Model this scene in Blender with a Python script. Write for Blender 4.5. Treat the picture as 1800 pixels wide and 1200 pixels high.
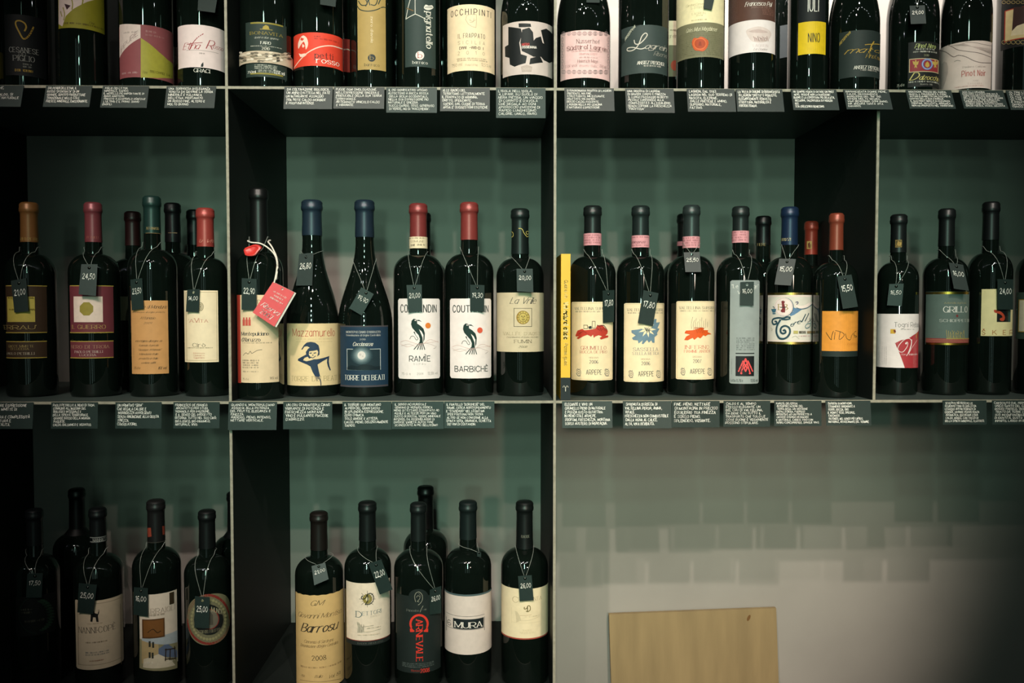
import bpy, math, random
from mathutils import Vector, Matrix
random.seed(7)
for o in list(bpy.data.objects): bpy.data.objects.remove(o)
C = bpy.context.scene.collection
sc = bpy.context.scene
R = math.radians
# ---------------------------------------------------------------- camera
ZO = 1.92                       # height of the upper shelf above the floor
F = 1510.0                      # focal length in pixels of the 1800 px frame
CX, CD, CZ = .383, 1.248, ZO - .316
YAW, PIT = .0199, .0379
_fh = Vector((math.sin(YAW), math.cos(YAW), 0))
FWD = _fh * math.cos(PIT) - Vector((0, 0, 1)) * math.sin(PIT)
UP = _fh * math.sin(PIT) + Vector((0, 0, 1)) * math.cos(PIT)
RT = Vector((math.cos(YAW), -math.sin(YAW), 0))
CAM = Vector((CX, -CD, CZ))
cam = bpy.data.objects.new('camera', bpy.data.cameras.new('camera')); C.objects.link(cam)
cam.matrix_world = Matrix(((RT.x, UP.x, -FWD.x, CAM.x), (RT.y, UP.y, -FWD.y, CAM.y), (RT.z, UP.z, -FWD.z, CAM.z), (0, 0, 0, 1)))
cam.data.sensor_width = 36; cam.data.lens = F / 1800 * 36; cam.data.clip_start = .05
sc.camera = cam
# ---------------------------------------------------------------- world, lamps, exposure
sc.view_settings.view_transform = 'Standard'; sc.view_settings.look = 'None'
sc.view_settings.gamma = 1; sc.view_settings.use_curve_mapping = False
sc.view_settings.exposure = 0.08
w = bpy.data.worlds.new('world'); sc.world = w; w.use_nodes = True
w.node_tree.nodes['Background'].inputs[0].default_value = (.45, 1.0, .78, 1)
w.node_tree.nodes['Background'].inputs[1].default_value = .012
AIM = Vector((.47, 0, ZO - .24))
def spot(name, x, y, z, e, col, rad, reach, blend=.75, aim=None):
    l = bpy.data.lights.new(name, 'SPOT'); l.energy = e; l.color = col; l.shadow_soft_size = rad; l.spot_blend = blend
    o = bpy.data.objects.new(name, l); C.objects.link(o); o.location = (x, y, ZO + z); d = (aim or AIM) - o.location
    l.spot_size = 2 * math.atan(reach / d.length); o.rotation_euler = d.to_track_quat('-Z', 'Y').to_euler()
WARM, COOL = (1, .86, .765), (.53, 1, .76)
for (x, y, z, e, ax_, az_, rc) in [(-.55, -2.8, 1.78, 185, .26, -.27, .75), (-.15, -2.6, 2.05, 75, .28, -.28, .75), (.70, -2.75, 1.72, 75, .60, -.10, .78), (1.05, -2.5, 2.0, 175, .60, -.12, .78), (.25, -2.9, 1.45, 75, .44, -.24, .82)]:
    spot('ceiling_spot', x, y, z, e, WARM, .028, rc, .6, Vector((ax_, 0, ZO + az_)))
for (x, z, e) in [(.30, .95, 27), (.34, .62, 27), (.30, .30, 27), (.36, 0.0, 27), (.32, -.30, 27)]:          # added fill lights, stacked behind the camera to lift the bay backs
    spot('front_fill', x, -2.7, z, e, COOL, .06, .88, .75)
spot('low_fill', .95, -2.3, -.15, 82, (1, .79, .62), .06, .58, 1.0, Vector((.76, .3438, ZO - .78)))        # added fill that brightens the open wall below the shelves
l = bpy.data.lights.new('wall_washer', 'AREA'); l.shape = 'RECTANGLE'; l.size = .80; l.size_y = .03; l.energy = 8; l.color = (1, .93, .88)
o = bpy.data.objects.new('wall_washer', l); C.objects.link(o); o.location = (.90, .10, ZO + .42); o.rotation_euler = (R(42), 0, 0)
for i in range(13):
    l = bpy.data.lights.new('track_bulb', 'POINT'); l.energy = .9; l.color = (.95, 1, .97); l.shadow_soft_size = .010
    o = bpy.data.objects.new('track_bulb', l); C.objects.link(o)
    o.location = (-2.3 + .46 * i, -1.75 - .05 * (i % 2), ZO + 1.25)

# ---------------------------------------------------------------- helpers
def px_dir(px, py): return RT * ((px - 900) / F) + UP * ((600 - py) / F) + FWD
def hit_y(px, py, Y):
    d = px_dir(px, py); t = (Y - CAM.y) / d.y; return CAM + d * t
def project(p):
    v = p - CAM; y = v.dot(FWD); return 900 + F * v.dot(RT) / y, 600 - F * v.dot(UP) / y
def lin(c): return tuple(((v / 12.92) if v <= .04045 else ((v + .055) / 1.055) ** 2.4) for v in c)
def hexc(h): return lin(tuple(int(h[i:i + 2], 16) / 255 for i in (0, 2, 4)))
_mats = {}
def mat(key, col, rough=.6, spec=.3, metal=0, coat=0, noise=0, nscale=60, bump=0, bscale=300, wood=False):
    if key in _mats: return _mats[key]
    m = bpy.data.materials.new(key); m.use_nodes = True; nt = m.node_tree; b = nt.nodes['Principled BSDF']
    b.inputs['Roughness'].default_value = rough; b.inputs['Specular IOR Level'].default_value = spec
    b.inputs['Metallic'].default_value = metal; b.inputs['Coat Weight'].default_value = coat
    tc = nt.nodes.new('ShaderNodeTexCoord'); mp = nt.nodes.new('ShaderNodeMapping')
    nt.links.new(tc.outputs['Object'], mp.inputs[0])
    if wood: mp.inputs['Scale'].default_value = (1, 1, .12)
    n = nt.nodes.new('ShaderNodeTexNoise'); n.inputs['Scale'].default_value = nscale; n.inputs['Detail'].default_value = 5
    nt.links.new(mp.outputs[0], n.inputs[0])
    r = nt.nodes.new('ShaderNodeValToRGB'); k = noise
    r.color_ramp.elements[0].color = tuple(c * (1 - k) for c in col) + (1,); r.color_ramp.elements[1].color = tuple(min(1, c * (1 + k)) for c in col) + (1,)
    r.color_ramp.elements[0].position = .3; r.color_ramp.elements[1].position = .7
    nt.links.new(n.outputs[0], r.inputs[0]); nt.links.new(r.outputs[0], b.inputs['Base Color'])
    if bump:
        n2 = nt.nodes.new('ShaderNodeTexNoise'); n2.inputs['Scale'].default_value = bscale
        bp = nt.nodes.new('ShaderNodeBump'); bp.inputs['Strength'].default_value = bump; bp.inputs['Distance'].default_value = .001
        nt.links.new(tc.outputs['Object'], n2.inputs[0]); nt.links.new(n2.outputs[0], bp.inputs['Height']); nt.links.new(bp.outputs[0], b.inputs['Normal'])
    _mats[key] = m; return m
def emit(key, col, s):
    m = bpy.data.materials.new(key); m.use_nodes = True; b = m.node_tree.nodes['Principled BSDF']
    b.inputs['Base Color'].default_value = (.02, .02, .02, 1); b.inputs['Emission Color'].default_value = (*col, 1); b.inputs['Emission Strength'].default_value = s
    return m
def ink(h, metal=0): return mat('ink_' + h + ('m' if metal else ''), hexc(h), .55 if not metal else .35, .25, metal, noise=.06, nscale=150)
def paper(h): return mat('paper_' + h, hexc(h), .62, .3, noise=.05, nscale=90, bump=.06, bscale=900)
def foil(h): return mat('capsule_' + h, hexc(h), .38, .5, .25, noise=.08, nscale=80, bump=.05, bscale=500)
GLASS = mat('dark_bottle_glass', (.0035, .006, .0045), .02, .5, coat=0, noise=.2, nscale=20)
PANEL = mat('painted_panel', (.315, .293, .262), .65, .12, noise=.05, nscale=8, bump=.04, bscale=500)
SHELFM = mat('shelf_sheet', (.055, .075, .068), .5, .22, noise=.06, nscale=20, bump=.03, bscale=400)
DIVM = mat('divider_sheet', (.012, .015, .0135), .55, .12, noise=.06, nscale=20, bump=.03, bscale=400)
EDGEM = mat('raw_edge', (.30, .27, .21), .5, .3, noise=.2, nscale=120)
SLATE = mat('slate_card', hexc('1f2d2a'), .48, .34, noise=.08, nscale=150, bump=.03, bscale=700)
CHALK = mat('chalk_pen', hexc('f4f0e8'), .7, .2, noise=.06, nscale=300)
THREAD = mat('thread', hexc('8f938c'), .45, .4, noise=.1, nscale=300)
CORD = mat('cord', hexc('e8ddd0'), .7, .3, noise=.1, nscale=300)

def mesh(name, verts, faces, mats, parent=None, loc=None, smooth=False, midx=None):
    me = bpy.data.meshes.new(name)
    off = parent.location if parent is not None and loc is None and parent.type == 'EMPTY' else None
    me.from_pydata([tuple(v) for v in verts], [], faces)
    for m in (mats if isinstance(mats, (list, tuple)) else [mats]): me.materials.append(m)
    if midx: me.polygons.foreach_set('material_index', midx)
    if smooth: me.polygons.foreach_set('use_smooth', [True] * len(me.polygons))
    me.update()
    if smooth and len(me.polygons) > 60: me.set_sharp_from_angle(angle=.6)
    o = bpy.data.objects.new(name, me); C.objects.link(o)
    if parent is not None: o.parent = parent
    return o
def thing(name, label, cat, loc, group=None):
    o = bpy.data.objects.new(name, None); C.objects.link(o); o.location = loc; o.empty_display_size = .03
    o['label'] = label; o['category'] = cat
    if group: o['group'] = group
    return o
def box_vf(a, b):
    x0, y0, z0 = a; x1, y1, z1 = b
    v = [(x0, y0, z0), (x1, y0, z0), (x1, y1, z0), (x0, y1, z0), (x0, y0, z1), (x1, y0, z1), (x1, y1, z1), (x0, y1, z1)]
    f = [(0, 3, 2, 1), (4, 5, 6, 7), (0, 1, 5, 4), (1, 2, 6, 5), (2, 3, 7, 6), (3, 0, 4, 7)]
    return v, f
def box(name, a, b, m, parent=None):
    v, f = box_vf(a, b); return mesh(name, v, f, m, parent)
def tube_vf(pts, r, n=5):
    V, Fc = [], []; pts = [Vector(p) for p in pts]
    for i, p in enumerate(pts):
        t = (pts[min(i + 1, len(pts) - 1)] - pts[max(i - 1, 0)]).normalized()
        a = t.cross(Vector((0, .3, 1))); a = a.normalized() if a.length > 1e-4 else Vector((1, 0, 0)); b = t.cross(a)
        for k in range(n):
            an = 2 * math.pi * k / n; V.append(p + a * (r * math.cos(an)) + b * (r * math.sin(an)))
        if i:
            for k in range(n): Fc.append(((i - 1) * n + k, (i - 1) * n + (k + 1) % n, i * n + (k + 1) % n, i * n + k))
    return V, Fc
def lathe_vf(prof, n=44):
    V, Fc = [], []
    for (r, z) in prof:
        for k in range(n):
            a = 2 * math.pi * k / n; V.append((r * math.sin(a), -r * math.cos(a), z))
    for i in range(len(prof) - 1):
        for k in range(n): Fc.append((i * n + k, i * n + (k + 1) % n, (i + 1) * n + (k + 1) % n, (i + 1) * n + k))
    Fc.append(tuple(range(n - 1, -1, -1))); Fc.append(tuple((len(prof) - 1) * n + k for k in range(n)))
    return V, Fc
def catmull(p, k):
    if len(p) < 3: return p
    out = []; closed = p[0] == p[-1]
    for i in range(len(p) - 1):
        a = p[i - 1] if i else (p[-2] if closed else p[0]); b, c = p[i], p[i + 1]
        d = p[i + 2] if i + 2 < len(p) else (p[1] if closed else p[-1])
        for j in range(k):
            t = j / k
            out.append(tuple(.5 * (2 * b[q] + (c[q] - a[q]) * t + (2 * a[q] - 5 * b[q] + 4 * c[q] - d[q]) * t * t + (3 * b[q] - a[q] - 3 * c[q] + d[q]) * t ** 3) for q in (0, 1)))
    out.append(p[-1]); return out
# ---------------------------------------------------------------- stroke lettering: x digit * .1, y letter: d = base line, k = x height, n = cap height
_G = {'A': '0d3n6d 1g5g', 'B': '0d0n ~0n3n5m5k3i0i ~0i4i6g6f4d0d', 'C': '~6l4n2n0k0g2d4d6f', 'D': '0d0n ~0n3n5l6i5f3d0d', 'E': '0d0n 0n5n 0i4i 0d5d',
 'F': '0d0n 0n5n 0i4i', 'G': '~6l4n2n0k0g2d4d6f 6d6h 4h6h', 'H': '0d0n 6d6n 0i6i', 'I': '0d0n', 'J': '~4n4f3d1d0f', 'K': '0d0n 5n0h 2j6d', 'L': '0n0d 0d5d',
 'M': '0d0n 0n4e 4e8n 8n8d', 'N': '0d0n 0n6d 6d6n', 'O': '~3n1m0i1e3d5e6i5m3n', 'P': '0d0n ~0n4n6l6j4h0h', 'Q': '~3n1m0i1e3d5e6i5m3n 4f7c', 'R': '0d0n ~0n4n6l6j4h0h 3h6d',
 'S': '~6l4n2n0l1j3i5h6f4d2d0f', 'T': '0n6n 3n3d', 'U': '~0n0g1e3d5e6g6n', 'V': '0n3d 3d6n', 'W': '0n2d 2d4n 4n6d 6d8n', 'X': '0n6d 6n0d', 'Y': '0n3i 6n3i 3i3d', 'Z': '0n6n 6n0d 0d6d',
 'a': '~4j2k0i0f2d4f 4k4d', 'b': '0n0d ~0f2d4e5h4j2k0i', 'c': '~5j3k1j0h1e3d5e', 'd': '5n5d ~5i3k1j0h1e3d5f', 'e': '0h5h ~5h4j3k1j0h1e3d5e', 'f': '~4m3n2l2i 2i2d 0k4k',
 'g': '~5j3k1j0h1f3e5f 5k5b ~5b3a1a0b', 'h': '0n0d ~0i2k4k5i 5i5d', 'i': '0k0d 0m0n', 'j': '2k2b ~2b1a0a 2m2n', 'k': '0n0d 4k0g 2h5d', 'l': '0n0d',
 'm': '0k0d ~0i1k3k4i 4i4d ~4i5k7k8i 8i8d', 'n': '0k0d ~0i2k4k5i 5i5d', 'o': '~2k1j0h1e2d4e5h4j2k', 'p': '0k0a ~0i2k4j5h4e2d0f', 'q': '5k5a ~5i3k1j0h1e3d5f', 'r': '0k0d ~0i2k4k',
 's': '~4j2k0j1h3g4f3d1d0e', 't': '~2n2f3d4d 0k4k', 'u': '~0k0f1d3d5f 5k5d', 'v': '0k2d 2d5k', 'w': '0k2d 2d3j 3j5d 5d7k', 'x': '0k5d 5k0d', 'y': '0k3d 5k1a', 'z': '0k5k 5k0d 0d5d',
 '0': '~3n1l0i1f3d5f6i5l3n', '1': '0l2n 2n2d', '2': '~0l1n3n5l4j0d 0d6d', '3': '~0m2n4n5l4j2i ~2i5h5f3d1d0e', '4': '4d4n 4n0g 0g6g', '5': '5n1n 1n0i ~0i3j5h5f3d1d0e',
 '6': '~5m3n1l0h1e3d5e5h3i0g', '7': '0n6n 6n2d', '8': '~3n1m1k3i5k5m3n ~3i0g1e3d5e6g3i', '9': '~5j3h1i0k1m3n5m5j4d',
 '.': '0d0e', ',': '1e0b', "'": '0n0l', '-': '0h3h', '·': '0h0i', ':': '0d0e 0i0j', '"': '0n0l 2n2l', '(': '~2o0l0f2c', ')': '~0o2l2f0c', '%': '0d6n 1n0l1k2l1n 5g4e5d6e5g', '&': '~6d1l2n4m0g1d4d6h', '/': '0d4n'}
_ACC = {'À': 'A`', 'È': 'E`', 'Ì': 'I`', 'Ò': 'O`', 'Ù': 'U`', 'É': 'E/', 'à': 'a`', 'è': 'e`', 'ì': 'i`', 'ò': 'o`', 'ù': 'u`', 'é': 'e/', 'ü': 'u:', 'Š': 'Sv'}
def _y(ch): return (ord(ch) - ord('d')) * .1
def _parse(s):
    out = []
    for st in s.split():
        sm = st[0] == '~'; st = st.lstrip('~')
        out.append((sm, [(int(st[i]) * .1, _y(st[i + 1])) for i in range(0, len(st), 2)]))
    return out
GLY = {k: _parse(v) for k, v in _G.items()}
for k, (b, a) in _ACC.items():
    g = list(GLY[b]); top = 1.0 if b.isupper() else .7; wd = max(p[0] for _, q in g for p in q) / 2
    if b == 'i': g = g[:1]
    if a == '`': g.append((False, [(wd - .15, top + .3), (wd + .08, top + .12)]))
    if a == '/': g.append((False, [(wd + .15, top + .3), (wd - .08, top + .12)]))
    if a == ':': g += [(False, [(wd - .12, top + .15), (wd - .12, top + .25)]), (False, [(wd + .12, top + .15), (wd + .12, top + .25)])]
    if a == 'v': g += [(False, [(wd - .15, top + .3), (wd, top + .12)]), (False, [(wd, top + .12), (wd + .15, top + .3)])]
    GLY[k] = g
STY = {'serif': (.13, .05, 0, 1, .18), 'bserif': (.17, .06, 0, 1, .14), 'lserif': (.085, .04, 0, 1, .2), 'sans': (.12, .11, 0, 0, .2), 'bold': (.22, .2, 0, 0, .22), 'thin': (.075, .07, 0, 0, .2),
       'cond': (.13, .11, 0, 0, .28), 'script': (.11, .045, .38, 0, .1), 'bscript': (.16, .06, .38, 0, .12), 'hand': (.13, .13, .06, 0, .24), 'bhand': (.17, .17, .08, 0, .22)}
def strokes(txt, sty, jit=0, k=4, track=0):
    """list of (polyline, is_curve), total width"""
    thick, thin, sh, ser, gap = STY[sty]; x = 0; out = []
    for ch in txt:
        if ch == ' ': x += .42 + track; continue
        g = GLY.get(ch) or GLY['-']; wd = max(p[0] for _, q in g for p in q)
        jy = random.uniform(-jit, jit); js = random.uniform(-jit, jit) * .8; sc_ = 1 + random.uniform(-jit, jit)
        for sm, q in g:
            q = catmull(q, k) if sm else q
            out.append(([(x + px * sc_ + (sh + js) * py, py * sc_ + jy) for px, py in q], sm))
        x += wd + gap + track
    return out, max(.1, x - gap - track), STY[sty]
class Print:
    """flat ink laid on a surface: uv(px,py) gives surface coordinates, pos(u,v,lift) the point"""
    def __init__(s, uv, pos, crop=(0, 0, 1), strip=None, lift=.0005):
        s.uv0, s.pos, s.crop, s.strip, s.lift = uv, pos, crop, strip, lift; s.V, s.F, s.M, s.mats = [], [], [], []
    def uv(s, x, y): return s.uv0(s.crop[0] + x / s.crop[2], s.crop[1] + y / s.crop[2])
    def _mi(s, m):
        if m not in s.mats: s.mats.append(m)
        return s.mats.index(m)
    def face(s, pts, m):
        b = len(s.V); s.V += [s.pos(u, v, s.lift) for u, v in pts]; s.F.append(tuple(range(b, b + len(pts)))); s.M.append(s._mi(m))
    def fill(s, pts, m):
        """polygon in surface coordinates, cut in strips so that it follows the curve"""
        s.lift += .00002
        if not s.strip:
            s.face(pts, m); return
        u0, u1 = min(p[0] for p in pts), max(p[0] for p in pts); n = max(1, math.ceil((u1 - u0) / s.strip)); st = (u1 - u0) / n
        for i in range(n):
            a, b = u0 + i * st, u0 + (i + 1) * st; q = pts
            for lim, sg in ((a, 1), (b, -1)):
                r = []
                for j in range(len(q)):
                    p, c = q[j - 1], q[j]; ip, ic = sg * (p[0] - lim) >= -1e-12, sg * (c[0] - lim) >= -1e-12
                    if ip != ic:
                        t = (lim - p[0]) / (c[0] - p[0]); r.append((lim, p[1] + t * (c[1] - p[1])))
                    if ic: r.append(c)
                q = r
                if not q: break
            if len(q) > 2: s.face(q, m)
    def ribbon(s, pts, wf, m):
        for (x0, y0), (x1, y1) in zip(pts, pts[1:]):
            dx, dy = x1 - x0, y1 - y0; L = math.hypot(dx, dy)
            if L < 1e-7: continue
            h = wf(dx / L, dy / L) / 2; nx, ny = -dy / L * h, dx / L * h; ex, ey = dx / L * h * .5, dy / L * h * .5
            n = max(1, math.ceil(abs(dx) / s.strip)) if s.strip else 1
            P = [(x0 - ex + (dx + 2 * ex) * i / n, y0 - ey + (dy + 2 * ey) * i / n) for i in range(n + 1)]
            for a, b in zip(P, P[1:]): s.face([(a[0] + nx, a[1] + ny), (a[0] - nx, a[1] - ny), (b[0] - nx, b[1] - ny), (b[0] + nx, b[1] + ny)], m)
    def rect(s, x0, y0, x1, y1, c, metal=0):
        xm, ym = (x0 + x1) / 2, (y0 + y1) / 2
        a, b = s.uv(x0, ym)[0], s.uv(x1, ym)[0]; d, e = s.uv(xm, y1)[1], s.uv(xm, y0)[1]
        s.fill([(a, d), (b, d), (b, e), (a, e)], ink(c, metal)); return s
    def frame(s, x0, y0, x1, y1, wd, c):
        s.rect(x0, y0, x1, y0 + wd, c); s.rect(x0, y1 - wd, x1, y1, c); s.rect(x0, y0, x0 + wd, y1, c); s.rect(x1 - wd, y0, x1, y1, c); return s
    def poly(s, pts, c, smooth=0):
        if smooth: pts = catmull(list(pts) + [pts[0]], smooth)[:-1]
        s.fill([s.uv(*p) for p in pts], ink(c)); return s
    def ell(s, cx, cy, rx, ry, c, n=22):
        return s.poly([(cx + rx * math.cos(6.2832 * i / n), cy + ry * math.sin(6.2832 * i / n)) for i in range(n)], c)
    def line(s, pts, wd, c, smooth=4, taper=0):
        s.lift += .00002
        if smooth: pts = catmull(list(pts), smooth)
        q = [s.uv(*p) for p in pts]; a, b = s.uv(*pts[0]), s.uv(pts[0][0], pts[0][1] + 10); k = abs(a[1] - b[1]) / 10 * wd
        s.ribbon(q, lambda dx, dy: k, ink(c)); return s
    def ring(s, cx, cy, rx, ry, wd, c, n=26, a0=0, a1=360):
        return s.line([(cx + rx * math.cos(R(a0 + (a1 - a0) * i / n)), cy + ry * math.sin(R(a0 + (a1 - a0) * i / n))) for i in range(n + 1)], wd, c, 0)
    def t(s, txt, x0, y0, x1, y1, sty, c, rot=0, slope=0, track=0):
        s.lift += .00002; m = c if not isinstance(c, str) else ink(c)
        st, W, (thick, thin, sh, ser, gap) = strokes(txt, sty, track=track)
        xm, ym = (x0 + x1) / 2, (y0 + y1) / 2
        ua, ub = s.uv(x0, ym)[0], s.uv(x1, ym)[0]; va, vb = s.uv(xm, y1)[1], s.uv(xm, y0)[1]
        if rot == 0: kx, ky = (ub - ua) / (W + sh * .5), vb - va; f = lambda p: (ua + p[0] * kx, va + p[1] * ky + slope * p[0] * kx)
        elif rot < 0: kx, ky = (vb - va) / W, ub - ua; f = lambda p: (ua + p[1] * ky, vb - p[0] * kx)      # reads downwards
        else: kx, ky = (vb - va) / W, ub - ua; f = lambda p: (ub - p[1] * ky, va + p[0] * kx)              # reads upwards
        e = min(ky, max(kx * 1.2, ky * .40))
        for q, cur in st:
            w0 = (lambda dx, dy: e * (thin + (thick - thin) * (abs(dy) if rot == 0 else abs(dx)) ** 1.3))
            s.ribbon([f(p) for p in q], w0, m)
            if ser and not cur:
                for p, o_ in ((q[0], q[1]), (q[-1], q[-2])):
                    if abs(p[1] - o_[1]) > .35: s.ribbon([f((p[0] - .13, p[1])), f((p[0] + .13, p[1]))], lambda dx, dy: e * thin, m)
        return s
    def micro(s, x0, y0, x1, y1, c, lines=1, seed=0):
        """print too small to read: rows of tiny letter-like ticks"""
        s.lift += .00002; m = ink(c); rnd = random.Random(int(x0 * 7 + y0 * 13) + seed); p = (y1 - y0) / lines
        for i in range(lines):
            ya, yb = y0 + i * p, y0 + i * p + p * .55; ym = (ya + yb) / 2; cw = (yb - ya) * .62
            ua, ub = s.uv(x0, ym)[0], s.uv(x1, ym)[0]; va, vb = s.uv((x0 + x1) / 2, yb)[1], s.uv((x0 + x1) / 2, ya)[1]
            n = max(2, int((x1 - x0) / cw)); du = (ub - ua) / n; h = vb - va; left = 0
            for j in range(n):
                if left <= 0: left = rnd.randint(4, 10); continue
                left -= 1; u = ua + j * du; q = rnd.choice([[(0, 0), (0, 1), (.6, 1), (.6, 0)], [(.6, .9), (0, 1), (0, 0), (.6, .1)], [(0, 1), (.3, 0), (.6, 1)], [(0, 0), (0, 1)], [(0, .5), (.6, .5)]])
                s.ribbon([(u + a * du, va + b * h) for a, b in q], lambda dx, dy: h * .2, m)
        return s
    def build(s, name, parent):
        if s.F: return mesh(name, s.V, s.F, s.mats, parent, midx=s.M)
# ---------------------------------------------------------------- setting
W, H, D = .47, .4516, .3438
SZ = {'top': ZO, 'mid': ZO - H, 'low': ZO - 2 * H}
def struct(o): o['kind'] = 'structure'; return o
struct(box('wall_back', (-2.2, D, 0), (3.2, D + .12, 3.6), PANEL))
struct(box('floor', (-3, -3.6, -.1), (4, D, 0), mat('floor_concrete', (.03, .03, .028), .6, .2, noise=.15, nscale=5)))
wf = struct(box('wall_front', (-3, -3.6, 0), (4, -3.5, 4.2), mat('plaster', (.04, .045, .042), .8, .1, noise=.05, nscale=6)))
for i, (x0, x1, z0, z1, s_) in enumerate([(-.50, -.10, .3, 2.7, .30), (.27, .31, .3, 2.75, 4.0), (.60, .95, .3, 2.7, .30)]):  # unseen windows; the narrow bright middle strip is added to streak the bottles
    wn = struct(box('glow_pane_%d' % (i + 1), (x0, -3.5, z0), (x1, -3.49, z1), emit('pane_glow_%d' % i, (.62, .95, .85), s_)))
T = .0019
sh = thing('wall_shelving', 'dark grey sheet shelving of open square bays with pale edges on the wall', 'shelving', (0, 0, ZO - H))
ox, oz = 0, ZO - H
def board(name, x0, x1, z, y1=D, m=None):
    b = box(name, (x0, .0016, z - T - oz), (x1, y1, z + T - oz), m or SHELFM, sh)
    box('front_edge', (x0, 0, z - T - oz), (x1, .0016, z + T - oz), EDGEM, b); return b
def divider(x, z0, z1):
    b = box('divider', (x - T, .0016, z0 - oz), (x + T, D, z1 - oz), DIVM, sh)
    box('front_edge', (x - T, -.0004, z0 - oz), (x + T, .0016, z1 - oz), EDGEM, b)
board('shelf_board', -W, 3 * W, ZO); board('shelf_board', -W, 3 * W, ZO - H); board('shelf_board', -W, W - T, ZO - 2 * H, m=DIVM)
board('shelf_board', -W, 3 * W, ZO - 3 * H); board('shelf_board', -W, 3 * W, ZO + H)
for x in (-W, 0, W):
    divider(x, ZO + T, ZO + H - T); divider(x, ZO - 2 * H + T, ZO - H - T)
    divider(x, ZO - 3 * H + T, ZO - 2 * H - T)
for x in (-W, 0, W, 2 * W, 3 * W): divider(x, ZO - H + T, ZO - T)

# ---------------------------------------------------------------- bottles
ROW = {'top': ('wine bottles on the upper shelf', .072), 'mid': ('wine bottles on the middle shelf', .094), 'low': ('wine bottles on the lower shelf', .094)}
def profile(kind, rn):
    P = [(.0, .90), (.006, .965), (.02, 1.0)]
    if kind == 'bordeaux': z0, z1 = .63, .735
    elif kind == 'tall': z0, z1 = .60, .70
    else: z0, z1 = .36, .80
    P.append((z0 * .5, 1)); P.append((z0, 1))
    for i in range(1, 15):
        t = i / 14
        if kind == 'burgundy': s_ = (.5 + .5 * math.cos(math.pi * t)) ** 1.12
        else: s_ = (1 - t ** 2.3) ** .62
        P.append((z0 + (z1 - z0) * t, rn * (1.06 if kind != 'burgundy' else 1) + (1 - rn * (1.06 if kind != 'burgundy' else 1)) * s_))
    P += [(z1 + .03, rn * 1.015), (.9, rn * .96), (.93, rn * .96)]
    return P
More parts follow.
